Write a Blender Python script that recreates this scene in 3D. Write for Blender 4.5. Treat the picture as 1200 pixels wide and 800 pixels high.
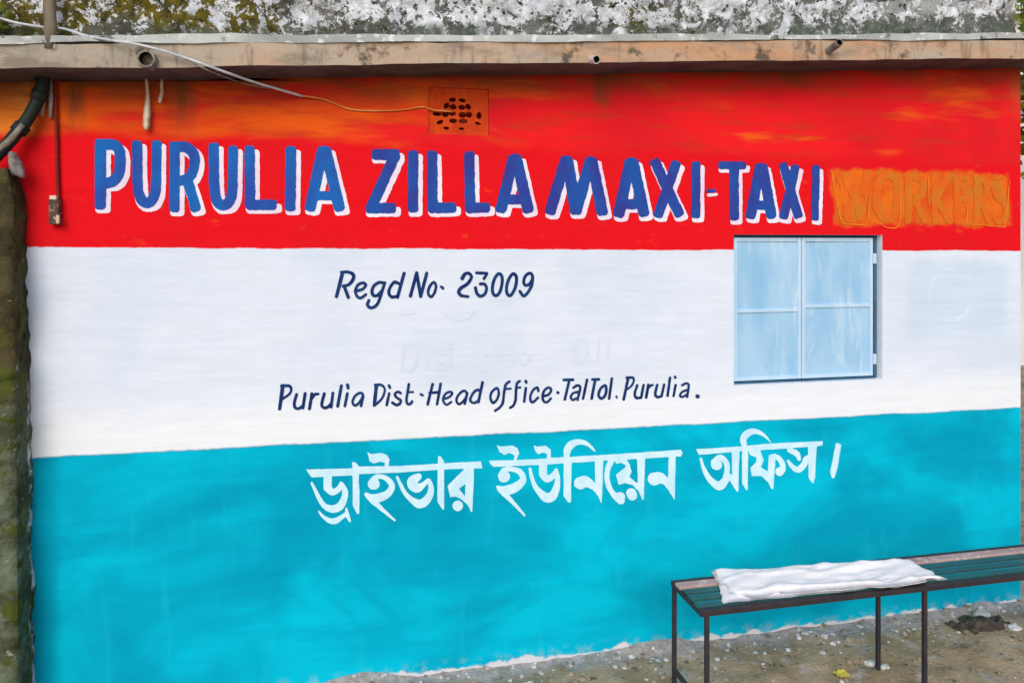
import bpy, bmesh, math, random
import numpy as np
from mathutils import Vector

random.seed(7)
for o in list(bpy.data.objects):
    bpy.data.objects.remove(o)
scene = bpy.context.scene
col = scene.collection

# ------------------------------------------------------------------ camera
TH = math.atan2(1.141, 5.253)            # wall recedes to the right by about 12 degrees
ST, CT = math.sin(TH), math.cos(TH)
F = 867.0                                # focal length in photo pixels (1200 wide)
CX, CY, CZ = 1.423, -3.722, 2.15
cam_d = bpy.data.cameras.new('camera')
cam = bpy.data.objects.new('camera', cam_d)
col.objects.link(cam)
cam.location = (CX, CY, CZ)
cam.rotation_euler = (math.radians(90), 0, -TH)
cam_d.sensor_width = 36
cam_d.lens = F / 1200 * 36
cam_d.shift_y = -110 / 1200
cam_d.clip_start = 0.05
cam_d.clip_end = 2000
scene.camera = cam

# ------------------------------------------------------------------ light
SUN_EL, SUN_AZ = math.radians(32), math.radians(-18)   # azimuth from straight in front of the wall, towards its left
world = bpy.data.worlds.new('World')
scene.world = world
world.use_nodes = True
wn = world.node_tree
bg = wn.nodes['Background']
sky = wn.nodes.new('ShaderNodeTexSky')
sky.sky_type = 'NISHITA'
sky.sun_disc = False
sky.sun_elevation = SUN_EL
sky.sun_rotation = math.pi - SUN_AZ
sky.air_density = 1.0
sky.dust_density = 1.6
sky.ozone_density = 1.0
wn.links.new(sky.outputs[0], bg.inputs[0])
bg.inputs[1].default_value = 0.125
sun_d = bpy.data.lights.new('sun', 'SUN')
sun_d.energy = 1.2
sun_d.angle = math.radians(35)
sun_d.color = (1.0, 0.975, 0.94)
sun = bpy.data.objects.new('sun', sun_d)
col.objects.link(sun)
dv = Vector((-math.sin(-SUN_AZ) * math.cos(SUN_EL), -math.cos(SUN_AZ) * math.cos(SUN_EL), math.sin(SUN_EL)))
sun.rotation_euler = dv.to_track_quat('Z', 'Y').to_euler()
sun.location = dv * 20
vs = scene.view_settings
vs.view_transform = 'Standard'
vs.look = 'None'
vs.gamma = 1.0
vs.exposure = 0.40
vs.use_curve_mapping = False


# ------------------------------------------------------------------ geometry helpers
def P(px, py, y=0.0):
    """photo pixel -> world point on the plane Y = y"""
    rx = (px - 600) / F
    dx, dy = ST + rx * CT, CT - rx * ST
    t = (y - CY) / dy
    return (CX + t * dx, y, CZ + (290 - py) / F * t)


def PZ(px, py, z):
    """photo pixel -> world point on the level Z = z"""
    rx = (px - 600) / F
    t = (z - CZ) * F / (290 - py)
    return (CX + t * (ST + rx * CT), CY + t * (CT - rx * ST), z)


def hash3(i, j, k):
    n = (i.astype(np.int64) * 374761393 + j.astype(np.int64) * 668265263 + k.astype(np.int64) * 1274126177) & 0xffffffff
    n = ((n ^ (n >> 13)) * 1274126177) & 0xffffffff
    n = (n ^ (n >> 16)) & 0xffffffff
    return n / 4294967295.0


def vnoise(x, y, z=0.0):
    x = np.asarray(x, float); y = np.asarray(y, float) + 0 * x; z = np.asarray(z, float) + 0 * x
    xi, yi, zi = np.floor(x), np.floor(y), np.floor(z)
    fx, fy, fz = x - xi, y - yi, z - zi
    fx, fy, fz = [f * f * (3 - 2 * f) for f in (fx, fy, fz)]
    r = 0
    for a in (0, 1):
        for b in (0, 1):
            for c in (0, 1):
                w = (fx if a else 1 - fx) * (fy if b else 1 - fy) * (fz if c else 1 - fz)
                r = r + w * hash3(xi + a, yi + b, zi + c)
    return r - 0.5


def fbm(x, y, z=0.0, oct=4):
    r = 0; a = 1.0; s = 1.0
    for _ in range(oct):
        r = r + a * vnoise(np.asarray(x) * s, np.asarray(y) * s, np.asarray(z) * s + 7.3)
        a *= 0.5; s *= 2.03
    return r


def put(o, parent=None):
    col.objects.link(o)
    if parent is not None:
        bpy.context.view_layer.update()
        o.parent = parent
        o.matrix_parent_inverse = parent.matrix_world.inverted()
    return o


def tag(o, label=None, cat=None, group=None, kind=None):
    for k, v in (('label', label), ('category', cat), ('group', group), ('kind', kind)):
        if v:
            o[k] = v
    return o


def empty(name, loc, label=None, cat=None, group=None):
    o = bpy.data.objects.new(name, None)
    o.location = loc
    o.empty_display_size = 0.1
    put(o)
    bpy.context.view_layer.update()
    return tag(o, label, cat, group)


def mesh(name, verts, faces, mat, parent=None, smooth=False):
    me = bpy.data.meshes.new(name)
    me.from_pydata([tuple(map(float, v)) for v in verts], [], [tuple(map(int, f)) for f in faces])
    me.materials.append(mat)
    if smooth:
        me.polygons.foreach_set('use_smooth', [True] * len(me.polygons))
    me.update()
    return put(bpy.data.objects.new(name, me), parent)


def from_bm(name, bm, mat, parent=None, smooth=False):
    me = bpy.data.meshes.new(name)
    bmesh.ops.recalc_face_normals(bm, faces=bm.faces)
    bm.to_mesh(me); bm.free()
    me.materials.append(mat)
    if smooth:
        me.polygons.foreach_set('use_smooth', [True] * len(me.polygons))
    return put(bpy.data.objects.new(name, me), parent)


def add_box(bm, a, b, bevel=0.0):
    x0, y0, z0 = a; x1, y1, z1 = b
    vs_ = [bm.verts.new(p) for p in ((x0, y0, z0), (x1, y0, z0), (x1, y1, z0), (x0, y1, z0),
                                     (x0, y0, z1), (x1, y0, z1), (x1, y1, z1), (x0, y1, z1))]
    fs = [bm.faces.new([vs_[i] for i in f]) for f in ((3, 2, 1, 0), (4, 5, 6, 7), (0, 1, 5, 4), (1, 2, 6, 5), (2, 3, 7, 6), (3, 0, 4, 7))]
    if bevel:
        es = list({e for f in fs for e in f.edges})
        bmesh.ops.bevel(bm, geom=es, offset=bevel, segments=2, affect='EDGES', profile=0.6)


def box(name, a, b, mat, parent=None, bevel=0.0):
    bm = bmesh.new()
    add_box(bm, a, b, bevel)
    return from_bm(name, bm, mat, parent)


def tube_data(pts, rads, n=10, cap=True):
    pts = [Vector(p) for p in pts]
    if not hasattr(rads, '__len__'):
        rads = [rads] * len(pts)
    V, Fc = [], []
    prev = None
    for i, p in enumerate(pts):
        t = (pts[min(i + 1, len(pts) - 1)] - pts[max(i - 1, 0)]).normalized()
        ref = prev if prev is not None else (Vector((0, 0, 1)) if abs(t.z) < 0.9 else Vector((1, 0, 0)))
        a = (ref - t * ref.dot(t)).normalized()
        prev = a
        b = t.cross(a)
        for k in range(n):
            an = 2 * math.pi * k / n
            V.append(p + (a * math.cos(an) + b * math.sin(an)) * rads[i])
    for i in range(len(pts) - 1):
        for k in range(n):
            k2 = (k + 1) % n
            Fc.append((i * n + k, i * n + k2, (i + 1) * n + k2, (i + 1) * n + k))
    if cap:
        Fc.append(tuple(range(n - 1, -1, -1)))
        Fc.append(tuple((len(pts) - 1) * n + k for k in range(n)))
    return V, Fc


def tube(name, pts, rads, mat, parent=None, n=10):
    V, Fc = tube_data(pts, rads, n)
    return mesh(name, V, Fc, mat, parent, smooth=True)


def catmull(pts, sub=6, closed=False):
    pts = [np.array(p, float) for p in pts]
    if closed:
        q = [pts[-2]] + pts + [pts[1]]
    else:
        q = [2 * pts[0] - pts[1]] + pts + [2 * pts[-1] - pts[-2]]
    out = []
    for i in range(1, len(q) - 2):
        p0, p1, p2, p3 = q[i - 1:i + 3]
        for k in range(sub):
            t = k / sub
            out.append(0.5 * (2 * p1 + (p2 - p0) * t + (2 * p0 - 5 * p1 + 4 * p2 - p3) * t * t + (3 * p1 - p0 - 3 * p2 + p3) * t ** 3))
    out.append(pts[-1])
    return out


# ------------------------------------------------------------------ materials
class NT:
    def __init__(s, name, rough=0.85, spec=0.25):
        s.m = bpy.data.materials.new(name)
        s.m.use_nodes = True
        s.t = s.m.node_tree
        s.b = s.t.nodes['Principled BSDF']
        s.b.inputs['Roughness'].default_value = rough
        s.b.inputs['Specular IOR Level'].default_value = spec
        s.tc = s.t.nodes.new('ShaderNodeTexCoord').outputs['Object']
        s.sep = None
        s.cap = 5.0

    def link(s, a, inp):
        if hasattr(a, 'node'):
            s.t.links.new(a, inp)
        elif isinstance(a, (tuple, list)) and len(a) == 3 and inp.type == 'RGBA':
            inp.default_value = (*a, 1)
        else:
            inp.default_value = a

    def xyz(s):
        if s.sep is None:
            s.sep = s.t.nodes.new('ShaderNodeSeparateXYZ')
            s.t.links.new(s.tc, s.sep.inputs[0])
        return s.sep.outputs

    def m_(s, op, a, b=0.0, c=0.0, clamp=False):
        n = s.t.nodes.new('ShaderNodeMath')
        n.operation = op
        n.use_clamp = clamp
        for i, v in enumerate((a, b, c)):
            s.link(v, n.inputs[i])
        return n.outputs[0]

    def rng(s, v, a, b, c=0.0, d=1.0, smooth=True):
        n = s.t.nodes.new('ShaderNodeMapRange')
        n.interpolation_type = 'SMOOTHSTEP' if smooth else 'LINEAR'
        s.link(v, n.inputs[0])
        for i, q in enumerate((a, b, c, d)):
            s.link(q, n.inputs[i + 1])
        return n.outputs[0]

    def noise(s, scale=5.0, detail=4.0, rough=0.55, stretch=None, loc=(0, 0, 0), dist=0.0):
        n = s.t.nodes.new('ShaderNodeTexNoise')
        mp = s.t.nodes.new('ShaderNodeMapping')
        mp.inputs['Location'].default_value = loc
        if stretch:
            mp.inputs['Scale'].default_value = stretch
        s.t.links.new(s.tc, mp.inputs[0])
        s.t.links.new(mp.outputs[0], n.inputs['Vector'])
        n.inputs['Scale'].default_value = scale
        n.inputs['Detail'].default_value = min(detail, s.cap)
        n.inputs['Roughness'].default_value = rough
        n.inputs['Distortion'].default_value = dist
        return n.outputs[0]

    def voro(s, scale, feature='F1'):
        n = s.t.nodes.new('ShaderNodeTexVoronoi')
        n.feature = feature
        s.t.links.new(s.tc, n.inputs['Vector'])
        n.inputs['Scale'].default_value = scale
        return n.outputs[0]

    def mix(s, f, a, b, mode='MIX'):
        n = s.t.nodes.new('ShaderNodeMix')
        n.data_type = 'RGBA'
        n.blend_type = mode
        s.link(f, n.inputs[0])
        s.link(a, n.inputs[6])
        s.link(b, n.inputs[7])
        return n.outputs[2]

    def col(s, c):
        s.link(c, s.b.inputs['Base Color'])

    def bump(s, h, strength=0.3, dist=0.01):
        n = s.t.nodes.new('ShaderNodeBump')
        n.inputs['Strength'].default_value = strength
        n.inputs['Distance'].default_value = dist
        s.t.links.new(h, n.inputs['Height'])
        s.t.links.new(n.outputs[0], s.b.inputs['Normal'])

    def plaster(s, strength=0.5):
        a = s.noise(2.2, 2, 0.6)
        b = s.noise(60, 2, 0.6, stretch=(0.35, 1, 1))
        c = s.noise(14, 2, 0.5, stretch=(0.5, 1, 1.2))
        h = s.m_('ADD', s.m_('MULTIPLY', a, 2.5), s.m_('ADD', s.m_('MULTIPLY', b, 0.12), s.m_('MULTIPLY', c, 0.35)))
        s.bump(h, strength, 0.012)


def speck(name, c1, c2, scale=8, rough=0.85, spec=0.25, bump=0.3, bscale=40, c3=None, stretch=None):
    """two or three tone mottled material"""
    g = NT(name, rough, spec)
    f = g.rng(g.noise(scale, 6, 0.62, stretch=stretch), 0.38, 0.62)
    c = g.mix(f, c1, c2)
    if c3:
        c = g.mix(g.rng(g.noise(scale * 2.7, 5, 0.6, loc=(3, 1, 7)), 0.55, 0.66), c, c3)
    g.col(c)
    if bump:
        g.bump(g.noise(bscale, 5, 0.6), bump, 0.01)
    return g.m


U0, U1 = 0.0, P(1196, 300)[0]
drain_u = [P(171, 70, -.25)[0], P(697, 68, -.25)[0], P(975, 52, -.25)[0]]


def wall_material():
    g = NT('painted_plaster', 0.85, 0.06)
    g.cap = 3.0
    x, y, z = g.xyz()
    wob = g.m_('MULTIPLY', g.m_('SUBTRACT', g.noise(3.5, 3, 0.5), 0.5), 0.022)
    wob2 = g.m_('MULTIPLY', g.m_('SUBTRACT', g.noise(26, 2, 0.5), 0.5), 0.008)
    zz = g.m_('ADD', z, g.m_('ADD', wob, wob2))
    # white ground coat, with thin grey-blue patches where older writing was painted over
    w = g.mix(g.rng(g.noise(1.6, 5, 0.6, stretch=(1, 1, .7)), 0.36, 0.66), (.69, .745, .84), (.63, .70, .81))
    w = g.mix(g.rng(g.noise(9, 3, .6, stretch=(.3, 1, 1)), .5, .75, 0, .5), w, (.72, .76, .84))
    a = P(1062, 345); b = P(1180, 345)
    zt, zb = P(1120, 306)[2], P(1120, 392)[2]
    n1 = g.m_('MULTIPLY', g.m_('SUBTRACT', g.noise(5, 3, .5), .5), .12)
    xx, z2 = g.m_('ADD', x, n1), g.m_('ADD', z, n1)
    pm = g.m_('MULTIPLY', g.m_('MULTIPLY', g.rng(xx, a[0] - .03, a[0] + .06), g.rng(xx, b[0] - .05, b[0] + .03, 1, 0)),
              g.m_('MULTIPLY', g.rng(z2, zb - .1, zb + .1), g.rng(z2, zt - .03, zt + .04, 1, 0)))
    w = g.mix(g.m_('MULTIPLY', pm, .8), w, (.55, .66, .79))
    c = P(1115, 345)
    dx = g.m_('SUBTRACT', x, c[0]); dz = g.m_('SUBTRACT', z, c[2])
    dd = g.m_('SQRT', g.m_('ADD', g.m_('MULTIPLY', dx, dx), g.m_('MULTIPLY', dz, dz)))
    ring = g.m_('MULTIPLY', g.rng(g.m_('ABSOLUTE', g.m_('SUBTRACT', dd, .15)), 0, .02, 1, 0), g.rng(g.noise(6, 2, .5), .42, .6, 0, .45))
    w = g.mix(ring, w, (.76, .80, .88))
    w = g.mix(g.rng(g.m_('ADD', z, g.m_('MULTIPLY', n1, 1.2)), 1.28, 1.50, .8, 0), w, (.81, .83, .86))
    # pale horizontal wash low in the white band, grey specks
    w = g.mix(g.rng(g.voro(9), .03, .045, .8, 0), w, g.mix(g.rng(g.noise(2.3, 2, .5), .55, .6), w, (.2, .26, .36)))
    # cyan dado
    cn = g.noise(1.3, 5, .6, stretch=(1, 1, 1.5), dist=.6)
    cc = g.mix(g.rng(cn, .34, .66), (.0, .31, .46), (.0, .48, .66))
    cc = g.mix(g.rng(g.noise(3.0, 5, .65, stretch=(.35, 1, 1.6), loc=(5, 0, 2)), .45, .7, 0, .55), cc, (.0, .32, .50))
    cc = g.mix(g.rng(g.noise(7, 4, .6, stretch=(1.6, 1, .25), loc=(9, 0, 4)), .55, .75, 0, .35), cc, (.01, .50, .64))
    lf = g.m_('MULTIPLY', g.rng(g.m_('ADD', x, g.m_('MULTIPLY', wob, 3)), .09, .15, 1, 0), .75)
    cc = g.mix(lf, cc, (.0, .29, .44))
    cc = g.mix(g.rng(g.voro(6), .015, .03, .7, 0), cc, (.02, .2, .3))
    # dirt and lime splashes at the foot
    foot = g.m_('MULTIPLY', g.rng(z, .02, .09, 1, 0), g.rng(g.noise(15, 5, .65), .48, .60))
    cc = g.mix(g.m_('MULTIPLY', foot, .3), cc, (.44, .44, .43))
    foot2 = g.rng(g.m_('ADD', z, g.m_('MULTIPLY', g.noise(8, 5, .6), -.11)), -.035, -.02, 1, 0)
    cc = g.mix(foot2, cc, (.62, .62, .64))
    # red band, weathered to orange above the lettering
    r = g.mix(g.rng(g.noise(2.0, 4, .6), .4, .65), (.74, .007, .013), (.69, .009, .014))
    r = g.mix(g.rng(g.noise(13, 5, .7, stretch=(.6, 1, 1)), .60, .78, 0, .55), r, (.80, .09, .012))
    on = g.noise(1.5, 3, .62, stretch=(.6, 1, 2.8), loc=(2, 0, 1.3), dist=.5)
    on = g.m_('ADD', on, g.rng(x, .3, 2.5, .14, -.085, False))
    of = g.rng(on, .46, .60, 0, .9)
    o1 = g.mix(g.rng(g.noise(3.2, 5, .65, stretch=(.5, 1, 2)), .38, .66), (.80, .115, .008), (.72, .055, .010))
    o1 = g.mix(g.rng(g.noise(22, 4, .6, stretch=(.15, 1, 1)), .5, .7, 0, .35), o1, (.45, .07, .014))
    rt = g.mix(g.rng(g.noise(1.6, 3, .5, loc=(7, 0, 2)), .4, .6), (.80, .014, .018), (.68, .012, .018))
    up = g.mix(of, rt, o1)
    # yellower older paint at the far left end
    lo = g.rng(g.m_('ADD', x, g.m_('MULTIPLY', wob, 4)), -.02, .05, 1, 0)
    up = g.mix(lo, up, g.mix(g.rng(g.noise(4, 4, .6), .4, .6), (.80, .30, .07), (.72, .19, .02)))
    zu = g.m_('ADD', z, g.m_('MULTIPLY', g.m_('SUBTRACT', g.noise(2.5, 4, .6, stretch=(1, 1, 2)), .5), .12))
    up = g.mix(g.rng(g.noise(5, 3, .65, stretch=(.45, 1, 3.2), loc=(1, 0, 6)), .48, .66, 0, .55), up, (.50, .035, .014))
    red = g.mix(g.rng(zu, 2.635, 2.70), r, up)
    # the last word was rubbed down to an orange patch
    pa, pb = P(974, 230)[0], P(1184, 230)[0]
    pe = g.m_('MULTIPLY', g.m_('SUBTRACT', g.noise(9, 3, .6), .5), .09)
    px_, pz_ = g.m_('ADD', x, g.m_('ADD', pe, g.m_('MULTIPLY', g.m_('SUBTRACT', z, 2.45), .12))), g.m_('ADD', z, pe)
    pk = g.m_('MULTIPLY', g.m_('MULTIPLY', g.rng(px_, pa - .015, pa + .03), g.rng(px_, pb - .04, pb + .015, 1, 0)),
              g.m_('MULTIPLY', g.rng(pz_, 2.265, 2.295), g.rng(pz_, 2.575, 2.61, 1, 0)))
    pc = g.mix(g.rng(g.noise(4.5, 3, .6, loc=(3, 0, 3)), .38, .62), (.74, .15, .012), (.66, .085, .012))
    pc = g.mix(g.rng(g.noise(9, 3, .6, stretch=(1.4, 1, .6), loc=(6, 0, 3)), .50, .66, 0, .7), pc, (.50, .19, .022))
    red = g.mix(g.m_('MULTIPLY', pk, .95), red, pc)
    # water stains under the roof outlets and along the slab
    st = None
    for du, wd, dep in ((drain_u[0] + .09, .09, .32), (drain_u[1] + .13, .075, .30), (drain_u[2] - .05, .14, .14), (.19, .07, .3)):
        ax = g.m_('ABSOLUTE', g.m_('SUBTRACT', g.m_('ADD', x, g.m_('MULTIPLY', n1, .4)), du))
        zt_ = 2.9 + .07 * du
        s_ = g.m_('MULTIPLY', g.rng(ax, wd * .2, wd, 1, 0), g.rng(z2, zt_ - dep, zt_ - dep * .2))
        st = s_ if st is None else g.m_('MAXIMUM', st, s_)
    st = g.m_('MULTIPLY', st, g.rng(g.noise(17, 5, .6, stretch=(1.5, 1, .3)), .35, .6, .35, .85))
    red = g.mix(st, red, (.13, .055, .02))
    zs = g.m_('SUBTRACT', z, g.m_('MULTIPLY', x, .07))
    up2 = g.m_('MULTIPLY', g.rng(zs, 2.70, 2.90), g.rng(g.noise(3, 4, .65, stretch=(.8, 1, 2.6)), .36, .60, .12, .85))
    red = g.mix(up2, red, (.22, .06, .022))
    # weathered right-hand corner
    cr = g.m_('MULTIPLY', g.rng(g.m_('ADD', g.m_('ADD', x, g.m_('MULTIPLY', z, .8)), g.m_('MULTIPLY', n1, 2)), 7.6, 7.95), g.rng(g.noise(6, 5, .6), .4, .6, .3, .9))
    red = g.mix(g.m_('MULTIPLY', cr, .7), red, (.45, .12, .04))
    zr = g.m_('SUBTRACT', 2.15, g.m_('MULTIPLY', x, .0039))
    zc = g.m_('SUBTRACT', 1.2, g.m_('MULTIPLY', x, .0035))
    d1 = g.m_('SUBTRACT', zz, zr)
    d2 = g.m_('SUBTRACT', zz, zc)
    colr = g.mix(g.rng(d2, -.004, .004), cc, w)
    colr = g.mix(g.m_('MULTIPLY', g.rng(g.m_('ABSOLUTE', d2), 0, .008, .5, 0), 1), colr, (.0, .2, .33))
    colr = g.mix(g.rng(d1, -.004, .003), colr, red)
    br = g.noise(13, 3, .7, stretch=(.22, 1, 2.2), loc=(4, 0, 5))
    colr = g.mix(1.0, colr, g.mix(g.rng(br, .3, .7, smooth=False), (.955, .955, .955), (1.03, 1.03, 1.03)), 'MULTIPLY')
    g.col(colr)
    g.plaster(.6)
    return g.m


def paint(name, c1, c2, rough=.7, scale=6):
    g = NT(name, .85, .06)
    f = g.rng(g.noise(scale, 5, .62, stretch=(1, 1, .6)), .36, .64)
    c = g.mix(f, c1, c2)
    c = g.mix(g.rng(g.noise(40, 3, .6, stretch=(1, 1, .3)), .5, .75, 0, .3), c, c2)
    g.col(c)
    g.plaster(.55)
    return g.m


M = {}
M['wall'] = wall_material()
M['blue'] = paint('blue_letter_paint', (.014, .135, .45), (.026, .075, .35))
M['blue2'] = paint('violet_blue_letter_paint', (.018, .085, .36), (.035, .045, .27))
M['white_letter'] = paint('white_letter_paint', (.80, .76, .84), (.76, .62, .75))
M['navy'] = paint('navy_letter_paint', (.010, .022, .115), (.013, .05, .16), scale=12)
M['script'] = paint('pale_script_paint', (.62, .82, .90), (.50, .75, .87), scale=14)
M['ghost'] = paint('painted_over_letter', (.61, .68, .80), (.65, .72, .82), scale=10)
M['rub'] = paint('orange_patch_paint', (.78, .155, .012), (.66, .105, .014), scale=7)
M['rub_dark'] = paint('olive_letter_remains', (.56, .165, .018), (.70, .115, .013), scale=9)
M['rub_edge'] = paint('yellow_outline_remains', (.84, .23, .02), (.76, .16, .014), scale=14)
M['plaster_plain'] = speck('old_plaster', (.42, .40, .36), (.30, .28, .25), 3)
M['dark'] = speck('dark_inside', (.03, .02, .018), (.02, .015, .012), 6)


def concrete_edge():
    g = NT('slab_edge_concrete', .9, .2)
    c = g.mix(g.rng(g.noise(2.2, 6, .62, stretch=(.5, 1, 2)), .4, .6), (.43, .36, .28), (.48, .33, .23))
    x, y, z = g.xyz()
    c = g.mix(g.m_('MULTIPLY', g.rng(x, 1.2, 3.0), g.rng(g.noise(4, 5, .6, stretch=(.4, 1, 2)), .38, .6, 0, .7)), c, (.54, .27, .13))
    c = g.mix(g.m_('MULTIPLY', g.rng(x, .2, 1.0, 1, 0), g.rng(g.noise(5, 5, .6), .35, .6, 0.2, .7)), c, (.27, .25, .21))
    c = g.mix(g.rng(g.noise(7, 6, .66, loc=(4, 4, 1)), .55, .68), c, (.10, .08, .055))
    c = g.mix(g.rng(g.noise(3.3, 5, .66, stretch=(.7, 1, 2.5), loc=(1, 4, 8)), .48, .68, 0, .75), c, (.20, .165, .125))
    c = g.mix(g.rng(g.noise(9, 4, .6, stretch=(2.2, 1, .3), loc=(1, 2, 8)), .54, .68, 0, .6), c, (.15, .12, .09))
    c = g.mix(g.rng(g.noise(15, 4, .6, stretch=(.3, 1, 1)), .55, .72, 0, .6), c, (.52, .40, .31))
    g.col(c)
    g.bump(g.noise(35, 6, .65), .5, .012)
    return g.m


def strip_mat():
    g = NT('grey_cement_strip', .9, .2)
    c = g.mix(g.rng(g.noise(5, 6, .6, stretch=(.4, 1, 1)), .4, .62), (.50, .52, .50), (.33, .34, .33))
    c = g.mix(g.rng(g.noise(11, 6, .66), .58, .68), c, (.11, .105, .09))
    c = g.mix(g.rng(g.noise(17, 5, .6, loc=(2, 5, 1)), .56, .66), c, (.70, .71, .70))
    g.col(c)
    g.bump(g.noise(40, 6, .65), .5, .01)
    return g.m


def parapet_mat():
    g = NT('mossy_parapet', .95, .15)
    x, y, z = g.xyz()
    zr_ = g.m_('SUBTRACT', z, g.m_('MULTIPLY', x, .072))     # follow the rising slab
    base = g.mix(g.rng(g.noise(6, 6, .65), .38, .62), (.19, .19, .18), (.085, .085, .075))
    # right end: smoother grey render
    rgt = g.mix(g.rng(g.noise(4, 6, .6), .38, .62), (.42, .40, .40), (.27, .29, .27))
    fr = g.rng(g.m_('ADD', x, g.m_('MULTIPLY', g.m_('SUBTRACT', g.noise(2, 4, .6), .5), 1.6)), 3.9, 4.4)
    fr = g.m_('MULTIPLY', fr, g.rng(g.m_('ADD', zr_, g.m_('MULTIPLY', g.m_('SUBTRACT', g.noise(5, 4, .6), .5), .1)), 3.10, 3.155))
    c = g.mix(fr, base, rgt)
    # moss, mostly at the left
    mo = g.m_('ADD', g.noise(3.4, 6, .62, loc=(1, 2, 3)), g.rng(x, -.3, 2.1, .23, -.13, False))
    mo = g.m_('ADD', mo, g.m_('MULTIPLY', g.rng(g.m_('ABSOLUTE', g.m_('SUBTRACT', x, 2.93)), .06, .25, 1, 0), .24))
    moss = g.mix(g.rng(g.noise(16, 5, .6), .4, .62), (.135, .105, .012), (.06, .052, .012))
    c = g.mix(g.rng(mo, .52, .60), c, moss)
    # flaking lime wash and lichen: ragged islands
    l1 = g.m_('ADD', g.noise(10.5, 8, .68, dist=.5, loc=(8, 0, 0)), g.rng(x, .4, 1.5, -.075, .045, False))
    l1 = g.m_('ADD', l1, g.rng(x, 3.2, 4.4, 0, -.06, False))
    l1 = g.m_('ADD', l1, g.rng(zr_, 3.06, 3.14, -.05, .03, False))
    lime = g.mix(g.rng(g.noise(20, 5, .6), .35, .62), (.78, .80, .83), (.50, .52, .56))
    c = g.mix(g.rng(l1, .505, .545), c, lime)
    l2 = g.noise(34, 6, .65, loc=(3, 9, 2))
    c = g.mix(g.m_('MULTIPLY', g.rng(l2, .56, .60), .85), c, (.62, .64, .66))
    c = g.mix(g.rng(g.noise(28, 6, .7, loc=(5, 5, 9)), .56, .62), c, (.045, .048, .04))
    # damp green-black streaks at the foot
    ft = g.m_('MULTIPLY', g.rng(zr_, 3.055, 3.12, 1, 0), g.rng(g.noise(9, 5, .6, stretch=(1, 1, .4)), .42, .58, 0, .8))
    c = g.mix(ft, c, (.09, .11, .085))
    g.col(c)
    g.bump(g.m_('ADD', g.noise(26, 8, .7), g.m_('MULTIPLY', l1, 1.5)), .8, .02)
    return g.m


M['slab'] = concrete_edge()
M['strip'] = strip_mat()
M['parapet'] = parapet_mat()


def shutter_mat(name, c1, c2, c3):
    g = NT(name, .5, .4)
    f = g.rng(g.noise(3.4, 3, .5, stretch=(1.8, 1, .8)), .30, .72)
    c = g.mix(f, c1, c2)
    s = g.rng(g.noise(6, 4, .65, stretch=(1.6, 1, .35), dist=.8), .50, .74, 0, .75)
    c = g.mix(s, c, c3)
    g.col(c)
    g.bump(g.noise(5, 4, .6), .25, .01)
    return g.m


M['shutter_panel'] = shutter_mat('pale_blue_sheet', (.38, .59, .775), (.25, .48, .71), (.55, .70, .82))
M['shutter_frame'] = shutter_mat('pale_blue_frame', (.49, .65, .80), (.42, .60, .78), (.66, .76, .86))
M['jamb'] = paint('whitewashed_reveal', (.82, .85, .88), (.74, .79, .84))
M['vent'] = paint('orange_vent_block', (.66, .075, .012), (.50, .045, .012), scale=11)
M['rust'] = speck('rusty_steel', (.022, .018, .024), (.040, .024, .026), 14, .6, .4, c3=(.022, .022, .034))
M['green_slat'] = speck('green_painted_slat', (.015, .105, .105), (.02, .07, .075), 9, .28, .5, c3=(.04, .05, .045), stretch=(.3, 1, 1))
M['pink_plank'] = speck('faded_pink_plank', (.47, .33, .31), (.36, .25, .23), 9, .8, .2, c3=(.55, .5, .47), stretch=(.2, 1, 1))
M['cable'] = speck('grey_white_cable', (.62, .64, .66), (.42, .45, .47), 12, .5, .4, 0)
M['pvc'] = speck('old_pipe', (.30, .29, .25), (.17, .16, .13), 20, .7, .3, c3=(.06, .055, .05))
M['pvc_white'] = speck('white_pipe', (.62, .60, .56), (.42, .40, .37), 20, .7, .3)
M['black_pipe'] = speck('black_pipe', (.012, .020, .022), (.022, .026, .016), 10, .6, .2, c3=(.012, .026, .036))
M['rag'] = speck('pale_torn_strip', (.72, .62, .45), (.55, .42, .28), 20, .9, .1)
M['conduit'] = speck('red_painted_conduit', (.25, .014, .010), (.16, .022, .012), 14, .7, .15)
M['box'] = speck('brown_switch_box', (.075, .035, .02), (.035, .022, .016), 30, .6, .4, c3=(.5, .38, .3))
M['stake'] = speck('weathered_stake', (.22, .18, .13), (.11, .09, .065), 12, .95, .1, stretch=(1, 1, .3))


def pillar_mat():
    g = NT('mossy_masonry', .95, .15)
    x, y, z = g.xyz()
    c = g.mix(g.rng(g.noise(5, 6, .65), .38, .62), (.085, .07, .03), (.035, .03, .016))
    lo = g.rng(g.m_('ADD', z, g.m_('MULTIPLY', g.noise(3, 4, .6), 1.2)), 1.7, 2.4, 1, 0)
    gg = g.mix(g.rng(g.noise(7, 6, .65, loc=(2, 1, 1)), .38, .62), (.145, .17, .115), (.055, .065, .032))
    c = g.mix(lo, c, gg)
    c = g.mix(g.rng(g.noise(9, 7, .68, loc=(6, 3, 2)), .62, .68), c, (.33, .35, .30))
    c = g.mix(g.rng(g.noise(8, 7, .68, loc=(1, 8, 4)), .53, .60), c, (.075, .09, .015))
    # lime crust along the edge next to the painted wall
    e = g.m_('MULTIPLY', g.m_('MULTIPLY', g.m_('MULTIPLY', g.rng(x, -.03, -.01), g.rng(y, -.05, -.025)), g.rng(z, 1.7, 1.2)), g.rng(g.noise(13, 6, .65), .46, .56))
    c = g.mix(e, c, (.60, .62, .62))
    g.col(c)
    g.bump(g.noise(30, 7, .7), .8, .02)
    return g.m


M['pillar'] = pillar_mat()


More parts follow.
